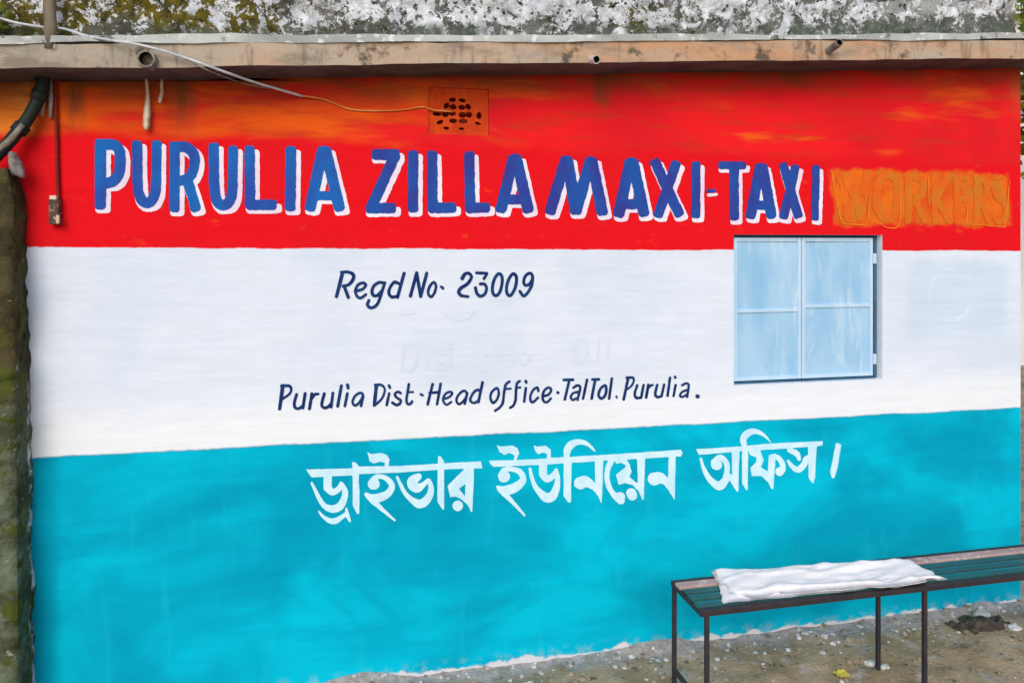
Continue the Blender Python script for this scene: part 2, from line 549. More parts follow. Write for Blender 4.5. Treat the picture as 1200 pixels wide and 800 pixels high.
def ground_mat():
    g = NT('dirt', .95, .15)
    c = g.mix(g.rng(g.noise(3.0, 7, .65), .36, .64), (.46, .345, .22), (.31, .225, .13))
    c = g.mix(g.rng(g.noise(7, 6, .65, loc=(3, 1, 0)), .52, .66), c, (.46, .39, .33))
    c = g.mix(g.rng(g.noise(16, 6, .7, loc=(1, 7, 0)), .56, .68), c, (.085, .075, .05))
    c = g.mix(g.rng(g.noise(4.5, 5, .6, loc=(9, 2, 0)), .60, .70, 0, .6), c, (.12, .12, .055))
    c = g.mix(g.rng(g.noise(45, 4, .65), .63, .68), c, (.55, .53, .50))
    x, y, z = g.xyz()
    nr = g.m_('ADD', y, g.m_('MULTIPLY', g.m_('SUBTRACT', g.noise(5, 6, .65), .5), .35))
    lm = g.m_('MULTIPLY', g.rng(nr, -.16, -.02), g.rng(y, .2, .3, 1, 0))
    c = g.mix(g.m_('MULTIPLY', lm, .8), c, g.mix(g.rng(g.noise(20, 5, .65), .4, .6), (.50, .47, .47), (.34, .31, .30)))
    g.col(c)
    g.bump(g.noise(38, 7, .7), .7, .02)
    return g.m


M['ground'] = ground_mat()
M['lime_bit'] = speck('lime_fragments', (.66, .65, .63), (.46, .44, .41), 15, .9, .2)
M['stone'] = speck('grey_stones', (.34, .28, .20), (.22, .18, .125), 15, .9, .2)
M['cloth'] = speck('white_cloth', (.90, .89, .88), (.86, .84, .83), 5, .9, .1, .25, 30)
M['yellow'] = speck('yellow_wrapper', (.70, .55, .05), (.5, .42, .06), 30, .5, .4)
M['clod'] = speck('dark_damp_soil', (.055, .045, .035), (.10, .085, .06), 20, .95, .2)
M['leaf'] = speck('leaf_green', (.11, .17, .02), (.055, .10, .015), 4, .6, .3, 0)
M['leaf2'] = speck('leaf_yellow_green', (.22, .26, .03), (.10, .16, .02), 4, .6, .3, 0)
M['bark'] = speck('bark', (.12, .09, .06), (.07, .05, .035), 10, .95, .1, stretch=(1, 1, .3))
M['house_white'] = speck('white_lime_wall', (.80, .79, .76), (.70, .69, .66), 2)
M['house_trim'] = speck('house_trim', (.30, .26, .26), (.22, .19, .19), 5)
M['glass'] = speck('dark_pane', (.04, .05, .06), (.03, .035, .04), 2, .15, .5, 0)

# ------------------------------------------------------------------ ground
gx = np.concatenate([[-300, -120, -50, -20, -10, -6, -4, -3], np.arange(-2, 8.001, .035), [9, 10, 12, 16, 25, 60, 150, 300]])
gy = np.concatenate([[-300, -120, -50, -20, -10, -6, -4.5, -3.5], np.arange(-2.6, .081, .03), [.3, 1, 2, 4, 8, 12, 20, 50, 120, 300]])
GX, GY = np.meshgrid(gx, gy)


def ground_z(x, y):
    x = np.asarray(x, float); y = np.asarray(y, float)
    near = ((y < .2) & (y > -2.7) & (x > -2.1) & (x < 8.1)) * 1.0
    z = .034 * fbm(x * 2.2, y * 2.2, 0, 5) + .020 * fbm(x * 13, y * 13, 3, 3)
    bank = np.exp(-np.clip(-y, 0, None) / .07) * (.016 + .075 * np.clip(fbm(x * 2.6, 0 * y, 5, 4) + .08, 0, 1))
    return near * (z + bank)


GZ = ground_z(GX, GY)
nx, ny = len(gx), len(gy)
gv = np.stack([GX.ravel(), GY.ravel(), GZ.ravel()], 1)
gf = [(j * nx + i, j * nx + i + 1, (j + 1) * nx + i + 1, (j + 1) * nx + i) for j in range(ny - 1) for i in range(nx - 1)]
ground = tag(mesh('ground', gv, gf, M['ground'], smooth=True), kind='structure')

# ------------------------------------------------------------------ the building
OV = -.25                                     # the slab projects 25 cm
pl, pr = P(33, 80, OV), P(1190, 68, OV)
SL = (pr[2] - pl[2]) / (pr[0] - pl[0])


def zslab(u):                                 # underside of the roof slab
    return pl[2] + SL * (u - pl[0])


UL, UR, DEEP = -1.6, U1, 4.2
bld = empty('union_office_building', (2.0, 0, 0), 'painted union office with red, white and cyan front wall and mossy flat roof', 'building')
win = (P(860, 360)[0], P(1034, 360)[0], 1.390, 2.222)
vp = (P(502, 130)[0], P(573, 130)[0], P(537, 158)[2], P(537, 103)[2])
us = sorted([UL, U0, win[0], win[1], vp[0], vp[1], UR] + [1.2, 3.0, 4.7])
zs_ = sorted([-.3, win[2], win[3], vp[2], vp[3], 0.6])
V, Fc = [], []


def quad(*ps):
    b = len(V)
    V.extend(ps)
    Fc.append(tuple(range(b, b + len(ps))))


for i in range(len(us) - 1):
    for j in range(len(zs_)):
        a, b = us[i], us[i + 1]
        c = zs_[j]
        top = j == len(zs_) - 1
        uc, zc = (a + b) / 2, (c + (zs_[j + 1] if not top else c + .05)) / 2
        if (win[0] < uc < win[1] and win[2] < zc < win[3]) or (vp[0] < uc < vp[1] and vp[2] < zc < vp[3]):
            continue
        za, zb = (zslab(a), zslab(b)) if top else (zs_[j + 1],) * 2
        quad((a, 0, c), (b, 0, c), (b, 0, zb), (a, 0, za))
# reveals of the two openings
for (a, b, c, d), dp in ((vp, .12),):
    quad((a, 0, c), (b, 0, c), (b, dp, c), (a, dp, c))
    quad((a, 0, d), (a, dp, d), (b, dp, d), (b, 0, d))
    quad((a, 0, c), (a, dp, c), (a, dp, d), (a, 0, d))
    quad((b, 0, c), (b, 0, d), (b, dp, d), (b, dp, c))
wall = mesh('wall', V, Fc, M['wall'], bld)
V, Fc = [], []
a, b, c, d = win
dp = .09
quad((a, 0, c), (b, 0, c), (b, dp, c), (a, dp, c)); quad((a, 0, d), (a, dp, d), (b, dp, d), (b, 0, d))
quad((a, 0, c), (a, dp, c), (a, dp, d), (a, 0, d)); quad((b, 0, c), (b, 0, d), (b, dp, d), (b, dp, c))
mesh('window_reveal', V, Fc, M['jamb'], bld)
tag(wall, 'front wall painted red over white over cyan')
V, Fc = [], []
quad((UR, 0, -.3), (UR, DEEP, -.3), (UR, DEEP, zslab(UR)), (UR, 0, zslab(UR)))
quad((UL, 0, -.3), (UL, 0, zslab(UL)), (UL, DEEP, zslab(UL)), (UL, DEEP, -.3))
quad((UL, DEEP, -.3), (UL, DEEP, zslab(UL)), (UR, DEEP, zslab(UR)), (UR, DEEP, -.3))
mesh('side_wall', V, Fc, M['plaster_plain'], bld)


def lintel_strip(name, y0, y1, b0, b1, mat, jit, ua, ub, seg=.03, seed=0):
    """a long cast strip following the roof's rise, with a slightly uneven hand-cast edge"""
    n = int((ub - ua) / seg)
    V, Fc = [], []
    for i in range(n + 1):
        u = ua + (ub - ua) * i / n
        z = zslab(u)
        j1 = float(jit * fbm(u * 3 + seed, seed, 1, 4)); j2 = float(jit * fbm(u * 4 + seed, seed + 5, 2, 4)); j3 = float(jit * fbm(u * 5, seed + 9, 3, 4))
        V += [(u, y0 + j3, z + b0 + j1), (u, y0 + j3 * .6, z + b1 + j2), (u, y1, z + b1), (u, y1, z + b0)]
    for i in range(n):
        k = 4 * i
        for a, b in ((0, 1), (1, 2), (2, 3), (3, 0)):
            Fc.append((k + a, k + b, k + 4 + b, k + 4 + a))
    Fc.append((0, 3, 2, 1)); k = 4 * n; Fc.append((k, k + 1, k + 2, k + 3))
    return mesh(name, V, Fc, mat, bld)


M['soffit'] = speck('shade_darkened_concrete', (.115, .105, .10), (.07, .062, .06), 6)  # slab underside: the shade below the eave is put into a darker colour
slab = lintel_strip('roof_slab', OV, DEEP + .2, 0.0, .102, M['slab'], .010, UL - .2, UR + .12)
lintel_strip('cement_strip', OV - .008, DEEP + .19, .103, .136, M['strip'], .017, UL - .19, UR + .11, seed=20)

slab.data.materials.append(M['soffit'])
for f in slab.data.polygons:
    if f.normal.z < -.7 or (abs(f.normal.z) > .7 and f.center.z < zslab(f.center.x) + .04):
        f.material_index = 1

# parapet: rough old masonry, its front a displaced sheet wrapped over the top
pu = np.arange(UL, P(1191, 20, -.165)[0], .0125)
prof = [(-.165, .125)] + [(-.165, .125 + .0125 * k) for k in range(1, 24)] + [(-.155, .425), (-.10, .44), (-.03, .43), (-.02, .13)]
PV = np.zeros((len(pu), len(prof), 3))
for k, (yy, hh) in enumerate(prof):
    d = .045 * fbm(pu * 7, hh * 9, 0, 5) + .020 * fbm(pu * 30, hh * 32, 4, 3)
    top = .05 * fbm(pu * 2.4, 0, 9, 4) * (1 if hh > .35 else 0)
    PV[:, k, 0] = pu
    PV[:, k, 1] = yy - (d if k < 26 else 0)
    PV[:, k, 2] = zslab(pu) + hh + top
n2 = len(prof)
pf = [(i * n2 + k, (i + 1) * n2 + k, (i + 1) * n2 + k + 1, i * n2 + k + 1) for i in range(len(pu) - 1) for k in range(n2 - 1)]
pf += [tuple(range(n2)), tuple((len(pu) - 1) * n2 + k for k in range(n2 - 1, -1, -1))]
mesh('parapet', PV.reshape(-1, 3), pf, M['parapet'], bld, smooth=True)

# ------------------------------------------------------------------ sign painting (traced strokes -> flat paint films)


def seg_sdf(X, Y, a, b, ra, rb):
    ax, ay = a; bx, by = b
    dx, dy = bx - ax, by - ay
    L2 = dx * dx + dy * dy + 1e-9
    t = np.clip(((X - ax) * dx + (Y - ay) * dy) / L2, 0, 1)
    return np.hypot(X - ax - t * dx, Y - ay - t * dy) - (ra + (rb - ra) * t)


def boxseg_sdf(X, Y, a, b, r, rr):
    ax, ay = a; bx, by = b
    L = math.hypot(bx - ax, by - ay) + 1e-9
    ux, uy = (bx - ax) / L, (by - ay) / L
    cx, cy = (ax + bx) / 2, (ay + by) / 2
    p = np.abs((X - cx) * ux + (Y - cy) * uy) - L / 2 + rr
    q = np.abs(-(X - cx) * uy + (Y - cy) * ux) - r + rr
    return np.hypot(np.maximum(p, 0), np.maximum(q, 0)) + np.minimum(np.maximum(p, q), 0) - rr


def poly_sdf(X, Y, pts):
    d = np.full(X.shape, 1e9)
    ins = np.zeros(X.shape, bool)
    n = len(pts)
    for i in range(n):
        a, b = pts[i], pts[(i + 1) % n]
        d = np.minimum(d, seg_sdf(X, Y, a, b, 0, 0))
        if a[1] != b[1]:
            c = ((a[1] > Y) != (b[1] > Y)) & (X < (b[0] - a[0]) * (Y - a[1]) / (b[1] - a[1]) + a[0])
            ins ^= c
    return np.where(ins, -d, d)


def prim_sdf(X, Y, p):
    k = p[0]
    if k == 'b':                              # flat-ended brush strokes
        r, pts = p[1], p[2]
        d = np.full(X.shape, 1e9)
        for i in range(len(pts) - 1):
            d = np.minimum(d, boxseg_sdf(X, Y, pts[i], pts[i + 1], r, r * .68))
            if i:
                d = np.minimum(d, seg_sdf(X, Y, pts[i], pts[i], r, r))
        return d
    if k in ('s', 'c', 'l'):                  # round brush: smooth, closed smooth, polyline
        r, pts = p[1], p[2]
        if not hasattr(r, '__len__'):
            r = [r] * len(pts)
        q = [(x, y, w) for (x, y), w in zip(pts, r)]
        if k == 's' and len(q) > 2:
            q = catmull(q, 5)
        elif k == 'c':
            q = catmull(q, 5, True)
        if len(q) == 1:
            q = q * 2
        d = np.full(X.shape, 1e9)
        for a, b in zip(q[:-1], q[1:]):
            d = np.minimum(d, seg_sdf(X, Y, a[:2], b[:2], a[2], b[2]))
        return d
    return poly_sdf(X, Y, p[1])               # 'f' filled or 'h' hole


def xf(prims, ox, oy, s):
    """crop coordinates -> photo pixels"""
    out = []
    for p in prims:
        if p[0] in 'fh':
            out.append((p[0], [(ox + x / s, oy + y / s) for x, y in p[1]]))
        else:
            r = p[1]
            r = [v / s for v in r] if hasattr(r, '__len__') else r / s
            out.append((p[0], r, [(ox + x / s, oy + y / s) for x, y in p[2]]))
    return out


def shift(prims, dx, dy, grow=0):
    out = []
    for p in prims:
        if p[0] in 'fh':
            out.append((p[0], [(x + dx, y + dy) for x, y in p[1]]))
        else:
            r = p[1]
            r = [v + grow for v in r] if hasattr(r, '__len__') else r + grow
            out.append((p[0], r, [(x + dx, y + dy) for x, y in p[2]]))
    return out


def film(name, prims, off, mat, parent=None, cell=.55, wob=.35, label=None, merge=True, extra=None, place=None):
    pts = [q for p in prims for q in (p[1] if p[0] in 'fh' else p[2])]
    rm = max([0] + [max(p[1]) if hasattr(p[1], '__len__') else p[1] for p in prims if p[0] not in 'fh'])
    x0 = min(q[0] for q in pts) - rm - 2; x1 = max(q[0] for q in pts) + rm + 2
    y0 = min(q[1] for q in pts) - rm - 2; y1 = max(q[1] for q in pts) + rm + 2
    xs = np.arange(x0, x1, cell); ys = np.arange(y0, y1, cell)
    X, Y = np.meshgrid(xs, ys)
    d = np.full(X.shape, 1e9)
    for p in prims:
        if p[0] != 'h':
            d = np.minimum(d, prim_sdf(X, Y, p))
    for p in prims:
        if p[0] == 'h':
            d = np.maximum(d, -prim_sdf(X, Y, p))
    if wob:
        d = d + wob * 2 * (vnoise(X * .22, Y * .22, 1) + .6 * vnoise(X * .7, Y * .7, 2))
    if extra:
        d = extra(X, Y, d)
    ins = d < 0
    cnt = ins[:-1, :-1].astype(int) + ins[:-1, 1:] + ins[1:, 1:] + ins[1:, :-1]
    V, Fc, idx = [], [], {}
    W_ = place or (lambda x, y: (*P(x, y)[::2],))

    def vert(key, x, y):
        if key not in idx:
            u, z = W_(x, y)
            idx[key] = len(V)
            V.append((u, -off, z))
        return idx[key]

    ny_, nx_ = cnt.shape
    for j in range(ny_):
        row = cnt[j]
        i = 0
        nz = np.flatnonzero(row)
        if not len(nz):
            continue
        i = nz[0]; end = nz[-1] + 1
        while i < end:
            if row[i] == 4:
                k = i
                while merge and k + 1 < end and row[k + 1] == 4:
                    k += 1
                Fc.append((vert((j + 1, i), xs[i], ys[j + 1]), vert((j + 1, k + 1), xs[k + 1], ys[j + 1]),
                           vert((j, k + 1), xs[k + 1], ys[j]), vert((j, i), xs[i], ys[j])))
                i = k + 1
                continue
            if row[i]:
                cs = [(j + 1, i), (j + 1, i + 1), (j, i + 1), (j, i)]
                poly = []
                for a in range(4):
                    ca, cb = cs[a], cs[(a + 1) % 4]
                    da, db = d[ca], d[cb]
                    if da < 0:
                        poly.append(vert(ca, xs[ca[1]], ys[ca[0]]))
                    if (da < 0) != (db < 0):
                        t = da / (da - db)
                        key = (min(ca, cb), max(ca, cb))
                        poly.append(vert(key, xs[ca[1]] + t * (xs[cb[1]] - xs[ca[1]]), ys[ca[0]] + t * (ys[cb[0]] - ys[ca[0]])))
                if len(set(poly)) > 2:
                    Fc.append(tuple(dict.fromkeys(poly)))
            i += 1
    o = mesh(name, V, Fc, mat, parent)
    if label:
        o['label'] = label
    return o


purulia = xf([
    ('b', 25, [(67, 48), (67, 358)]), ('s', 24, [(75, 74), (122, 74), (150, 100), (154, 150), (148, 200), (122, 234), (80, 242)]),
    ('b', 23, [(228, 55), (230, 240)]), ('s', 23, [(230, 225), (236, 290), (256, 325), (286, 325), (306, 290), (312, 225)]), ('b', 22, [(312, 240), (314, 55)]),
    ('b', 23, [(393, 60), (392, 370)]), ('s', 23, [(400, 85), (442, 85), (474, 112), (481, 152), (468, 202), (440, 226), (400, 232)]), ('b', 23, [(444, 222), (468, 290), (490, 368)]),
    ('b', 23, [(564, 65), (566, 250)]), ('s', 23, [(566, 235), (573, 305), (592, 336), (622, 336), (642, 302), (648, 235)]), ('b', 22, [(648, 250), (650, 78)]),
    ('b', 23, [(722, 78), (724, 338), (842, 337)]),
    ('b', 24, [(904, 80), (900, 366)]),
    ('b', 25, [(1046, 84), (984, 366)]), ('b', 25, [(1052, 84), (1120, 366)]), ('b', 20, [(1010, 298), (1096, 298)]), ('s', 26, [(1049, 104), (1050, 108)]),
], 100, 150, 3.75)
zilla = xf([
    ('b', 24, [(58, 79), (180, 79)]), ('b', 24, [(166, 72), (58, 308)]), ('b', 23, [(32, 315), (166, 314)]),
    ('b', 23, [(241, 60), (239, 335)]),
    ('b', 23, [(323, 62), (326, 315), (430, 312)]),
    ('b', 23, [(486, 65), (491, 315), (578, 311)]),
    ('b', 25, [(684, 82), (622, 336)]), ('b', 25, [(690, 82), (748, 336)]), ('b', 22, [(646, 276), (728, 276)]), ('s', 26, [(687, 102), (688, 106)]),
], 420, 160, 3.75)
maxi = xf([
    ('b', 25, [(838, 344), (914, 88)]), ('b', 26, [(914, 88), (958, 342)]), ('b', 25, [(952, 342), (1022, 92)]), ('b', 25, [(1022, 92), (1074, 348)]),
    ('s', 25, [(914, 108), (916, 110)]), ('s', 25, [(1022, 112), (1024, 114)]),
], 420, 160, 3.75) + xf([
    ('b', 25, [(146, 98), (90, 356)]), ('b', 25, [(152, 98), (206, 352)]), ('b', 22, [(112, 298), (188, 298)]), ('s', 26, [(149, 118), (150, 120)]),
    ('b', 23, [(246, 100), (364, 352)]), ('b', 22, [(348, 108), (262, 356)]),
    ('b', 20, [(432, 110), (431, 360)]),
], 700, 160, 3.75)
dash = xf([('s', 8, [(484, 240), (512, 238)])], 700, 160, 3.75)
taxi = xf([
    ('b', 17, [(530, 126), (652, 128)]), ('b', 21, [(600, 120), (600, 370)]),
    ('b', 23, [(716, 120), (670, 362)]), ('b', 23, [(722, 120), (766, 362)]), ('b', 20, [(690, 302), (750, 302)]), ('s', 24, [(719, 140), (720, 142)]),
    ('b', 20, [(812, 116), (884, 360)]), ('b', 20, [(872, 124), (814, 364)]),
    ('b', 17, [(960, 126), (954, 370)]),
], 700, 160, 3.75)
for nm, w_, sdx in (('PURULIA', purulia, 6.6), ('ZILLA', zilla, 6.2), ('MAXI', maxi, 5.8), ('-', dash, 3.2), ('TAXI', taxi, 5.2)):
    q = .78 * sdx
    film('letter_shadow', shift(w_, sdx * .92, 4.4, -.6) + shift(w_, .6, 4.6, -.4) + shift(w_, sdx * .5, 4.7, -.5), .002, M['white_letter'], bld, .7, .35, 'white drop shadow of the hand painted word ' + nm)
    film('painted_word', w_, .004, M['blue' if nm == 'PURULIA' else 'blue2'], bld, .7, .4, 'bold blue hand painted capitals reading ' + nm)

# rubbed-out last word on an orange patch
workers = [
    ('l', 4.6, [(985, 203), (995, 256), (1002, 218), (1008, 256), (1016, 204)]),
    ('c', 4.6, [(1040, 205), (1029, 215), (1028, 245), (1040, 257), (1050, 245), (1051, 215), (1040, 205)]),
    ('l', 4, [(1064, 205), (1064, 258)]), ('s', 4, [(1064, 207), (1080, 211), (1080, 228), (1066, 233)]), ('l', 4, [(1070, 233), (1084, 258)]),
    ('l', 4, [(1095, 206), (1095, 259)]), ('l', 4, [(1110, 206), (1097, 233), (1112, 259)]),
    ('l', 3.6, [(1133, 209), (1121, 208), (1121, 259), (1134, 260)]), ('l', 3.6, [(1121, 233), (1131, 233)]),
    ('l', 3.8, [(1144, 208), (1144, 260)]), ('s', 3.8, [(1144, 210), (1156, 214), (1155, 230), (1146, 234)]), ('l', 3.8, [(1149, 234), (1159, 260)]),
    ('s', 3.8, [(1178, 216), (1172, 209), (1165, 217), (1168, 230), (1178, 240), (1178, 254), (1170, 260), (1164, 252)])]


def worn(X, Y, d):
    return np.maximum(d, -(vnoise(X * .09, Y * .06, 5) * 8 + 2.4))


film('faded_word', workers, .003, M['rub_dark'], bld, .7, .9, 'faint olive remains of the word WORKERS', extra=worn)
edges = [('l', .9, [(974, 200), (978, 230), (986, 262), (1012, 264)]), ('l', .9, [(1019, 222), (1017, 256)]), ('s', .9, [(1030, 262), (1041, 267), (1053, 261), (1055, 212)]),
         ('l', .8, [(1087, 208), (1088, 240)]), ('l', .8, [(1133, 240), (1132, 262)]), ('l', .9, [(1182, 212), (1180, 240), (1176, 266), (1140, 263)]), ('l', .8, [(988, 208), (991, 222)])]
for e_ in edges:
    film('faded_outline', [('s' if e_[0] == 's' else 'l', .62, e_[2])], .0055, M['rub_edge'], bld, .6, .2)

# navy lines
regd = xf([
    ('l', [19, 17], [(140, 82), (80, 320)]), ('s', [15, 16, 18, 18, 16, 14], [(128, 76), (198, 74), (248, 102), (244, 152), (200, 202), (145, 215)]), ('l', [16, 18], [(155, 212), (198, 326)]),
    ('s', 15, [(285, 262), (340, 246), (374, 205), (345, 182), (296, 204), (270, 258), (282, 310), (320, 334), (374, 300)]),
    ('s', 16, [(560, 186), (510, 178), (457, 212), (436, 265), (450, 308), (490, 308), (535, 262)]), ('s', 16, [(565, 182), (530, 290), (490, 395), (430, 434), (391, 405), (405, 358)]),
    ('s', 16, [(706, 190), (660, 176), (617, 230), (606, 290), (636, 324), (682, 318)]), ('l', 17, [(758, 88), (692, 326)]),
], 385, 310, 8.571)
no = xf([
    ('l', 17, [(822, 314), (885, 84), (925, 318), (985, 88)]),
    ('c', 14, [(1055, 176), (1012, 225), (1000, 290), (1030, 322), (1064, 280), (1078, 215), (1055, 176)]),
    ('l', [12, 15], [(1130, 220), (1148, 236)]),
], 385, 310, 8.571)
num = xf([
    ('s', [20, 17, 16, 16, 17, 18, 18, 16], [(357, 138), (385, 92), (428, 90), (448, 130), (410, 190), (342, 236), (320, 276), (346, 312)]), ('l', [15, 14], [(346, 312), (414, 320)]),
    ('l', 15, [(500, 82), (600, 86)]), ('l', [13, 15], [(606, 90), (575, 140), (538, 192)]), ('s', 16, [(538, 194), (580, 196), (600, 240), (580, 298), (536, 316), (502, 284), (489, 232)]),
    ('c', 16, [(720, 92), (682, 140), (660, 220), (666, 290), (700, 310), (735, 270), (756, 190), (754, 116), (720, 92)]),
    ('c', 16, [(865, 92), (826, 140), (802, 220), (807, 290), (840, 310), (875, 260), (898, 190), (898, 116), (865, 92)]),
    ('c', 15, [(1025, 87), (986, 120), (973, 180), (995, 208), (1035, 190), (1060, 140), (1055, 97), (1025, 87)]), ('s', 16, [(1064, 130), (1050, 215), (1010, 285), (970, 313), (936, 268)]),
], 500, 310, 8.571)
w_purulia = xf([
    ('l', [23, 20], [(115, 118), (76, 386)]), ('s', [18, 19, 15, 14, 14], [(100, 120), (188, 118), (213, 160), (190, 214), (110, 270)]),
    ('s', 18, [(276, 218), (250, 310), (256, 368), (300, 383), (346, 355)]), ('l', 18, [(375, 208), (350, 376)]),
    ('l', 19, [(455, 212), (426, 386)]), ('s', 17, [(455, 262), (490, 218), (528, 212)]),
    ('s', 18, [(600, 208), (570, 330), (592, 372), (640, 366), (685, 320)]), ('l', 18, [(700, 204), (680, 366)]),
    ('l', 19, [(800, 118), (757, 356)]),
    ('l', 17, [(870, 208), (841, 352)]), ('l', 19, [(872, 108), (879, 142)]),
    ('c', 15, [(1010, 202), (956, 242), (931, 310), (960, 348), (1010, 312), (1049, 246), (1045, 207), (1010, 202)]), ('l', 16, [(1055, 238), (1031, 352)]),
], 320, 440, 10)
w_dist = xf([
    ('l', 21, [(110, 112), (86, 342)]), ('s', [16, 16, 14, 14, 15, 17], [(95, 107), (170, 108), (208, 160), (184, 250), (130, 314), (88, 338)]),
    ('l', 16, [(260, 208), (231, 342)]), ('l', 16, [(256, 112), (269, 138)]),
    ('s', 16, [(394, 202), (360, 187), (327, 215), (346, 254), (394, 285), (385, 324), (345, 342), (297, 314)]),
    ('s', 16, [(490, 98), (474, 200), (462, 285), (476, 328), (508, 328), (529, 300)]), ('l', 13, [(490, 190), (540, 190)]),
    ('l', 14, [(630, 216), (654, 229)]),
], 430, 440, 10)
w_head = xf([
    ('l', 17, [(768, 98), (711, 332)]), ('l', 17, [(864, 94), (821, 332)]), ('l', 16, [(732, 200), (850, 191)]),
    ('s', 15, [(905, 268), (960, 250), (998, 207), (970, 187), (917, 216), (891, 285), (930, 338), (988, 306)]),
    ('c', 15, [(1130, 177), (1077, 216), (1047, 285), (1075, 332), (1125, 300), (1168, 236), (1160, 188), (1130, 177)]), ('l', 16, [(1174, 202), (1146, 328)]),
], 430, 440, 10) + xf([
    ('s', 16, [(122, 168), (72, 172), (22, 240), (11, 290), (50, 318), (102, 295)]), ('l', 17, [(153, 78), (106, 306)]),
], 550, 440, 10)
w_office = xf([
    ('c', 15, [(310, 147), (261, 192), (246, 260), (275, 317), (320, 280), (343, 210), (335, 158), (310, 147)]),
    ('s', 16, [(468, 67), (425, 107), (406, 200), (390, 318), (350, 374), (302, 408)]), ('l', 13, [(420, 155), (484, 150)]),
    ('s', 16, [(588, 62), (556, 92), (545, 180), (540, 280), (514, 348), (477, 373)]), ('l', 13, [(550, 141), (598, 136)]),
    ('l', 16, [(660, 144), (641, 302)]), ('l', 17, [(660, 62), (665, 78)]),
    ('s', 15, [(808, 178), (795, 138), (747, 166), (716, 230), (716, 288), (745, 308), (803, 257)]),
    ('s', 15, [(872, 238), (930, 216), (958, 166), (930, 138), (881, 167), (856, 240), (871, 298), (910, 308), (953, 266)]),
    ('l', [16, 19], [(1030, 193), (1038, 198)]),
], 550, 440, 10)
w_tal = xf([
    ('l', 17, [(206, 48), (312, 46)]), ('l', 17, [(268, 58), (217, 276)]),
    ('s', 15, [(317, 140), (368, 112), (398, 140), (372, 260)]), ('s', 15, [(385, 188), (317, 202), (287, 250), (312, 283), (352, 262)]), ('l', 14, [(378, 220), (368, 284)]),
    ('l', 16, [(478, 48), (431, 266)]),
    ('l', 16, [(540, 43), (618, 41)]), ('l', 17, [(572, 52), (531, 266)]),
    ('c', 17, [(688, 112), (637, 150), (612, 225), (645, 267), (688, 230), (703, 160), (688, 112)]),
    ('l', 16, [(768, 33), (736, 266)]),
    ('l', [13, 8], [(822, 242), (830, 262), (822, 288)][:2]),
], 640, 440, 10)
w_purulia2 = xf([
    ('l', 17, [(160, 24), (107, 276)]), ('s', [15, 15, 13, 13, 13], [(140, 22), (213, 23), (224, 66), (195, 120), (138, 164)]),
    ('s', 16, [(265, 112), (236, 210), (256, 258), (306, 256)]), ('l', 16, [(340, 108), (311, 256)]),
    ('l', 17, [(395, 108), (371, 252)]), ('s', 15, [(395, 144), (420, 118), (444, 108)]),
    ('s', 16, [(500, 108), (476, 210), (500, 248), (548, 240)]), ('l', 16, [(580, 104), (551, 238)]),
    ('l', 16, [(650, 22), (621, 232)]), ('l', 15, [(715, 108), (691, 236)]), ('l', 16, [(708, 13), (712, 20)]),
    ('s', 15, [(792, 110), (840, 88), (868, 116), (850, 246)]), ('s', 14, [(855, 164), (792, 190), (767, 230), (792, 248), (838, 224)]),
    ('l', [22, 25], [(968, 238), (974, 242)]),
], 720, 440, 10)
for nm, w_ in (('Regd', regd), ('No.', no), ('23009', num), ('Purulia, before Dist', w_purulia), ('Dist', w_dist), ('Head', w_head), ('office', w_office), ('TalTol', w_tal), ('Purulia, at the end of the address', w_purulia2)):
    film('painted_word', w_, .003, M['navy'], bld, .4, .12, 'navy slanted brush lettering reading ' + nm)

# white Bengali line on the cyan dado
driver = xf([
    ('f', [(65, 215), (455, 205), (520, 190), (873, 185), (1188, 165), (1552, 145), (1568, 205), (1248, 215), (1188, 218), (873, 240), (520, 255), (455, 265), (110, 282), (88, 255)]),
    ('l', 35, [(247, 280), (247, 370)]), ('s', [34, 28, 25, 20, 13], [(248, 372), (285, 408), (332, 390), (360, 350), (359, 332)]),
    ('s', [18, 23, 27, 33, 32, 24, 19, 15, 11], [(366, 338), (393, 390), (392, 450), (355, 525), (290, 551), (225, 528), (180, 470), (145, 400), (112, 332)]),
    ('s', [7, 13, 21, 26, 20, 16], [(170, 570), (205, 612), (258, 648), (312, 654), (362, 624), (405, 592)]), ('s', [9, 17, 8], [(406, 548), (415, 602), (438, 656)]),
    ('f', [(455, 155), (485, 155), (520, 195), (515, 260), (513, 330), (520, 400), (515, 595), (497, 590), (460, 520), (462, 330)]),
    ('f', [(585, 65), (620, 85), (700, 75), (750, 90), (775, 130), (765, 188), (730, 192), (735, 160), (700, 148), (640, 165), (605, 145)]),
    ('l', 50, [(640, 338)]), ('s', [18, 21, 20, 24, 26, 30, 36, 31, 15], [(606, 330), (650, 285), (712, 277), (770, 310), (794, 360), (768, 412), (700, 452), (622, 458), (575, 426)]),
    ('l', [28, 18, 9], [(625, 472), (700, 545), (818, 646)]),
], 350, 520, 7.275) + xf([
    ('s', [26, 43, 45, 37, 22, 17], [(295, 275), (248, 308), (245, 345), (286, 374), (340, 340), (374, 306)]),
    ('s', [17, 22, 30, 36, 36, 24, 18, 15, 11], [(380, 308), (400, 360), (390, 430), (350, 488), (295, 508), (230, 468), (175, 410), (140, 340), (112, 282)]),
    ('f', [(460, 105), (480, 98), (512, 145), (512, 300), (512, 557), (500, 557), (455, 490), (455, 300)]),
    ('f', [(690, 205), (765, 195), (765, 300), (752, 575), (740, 577), (715, 520), (660, 470), (610, 445), (565, 450), (540, 355)]), ('h', [(640, 380), (695, 335), (690, 440)]),
    ('l', 45, [(628, 524)]),
], 450, 520, 7.275)
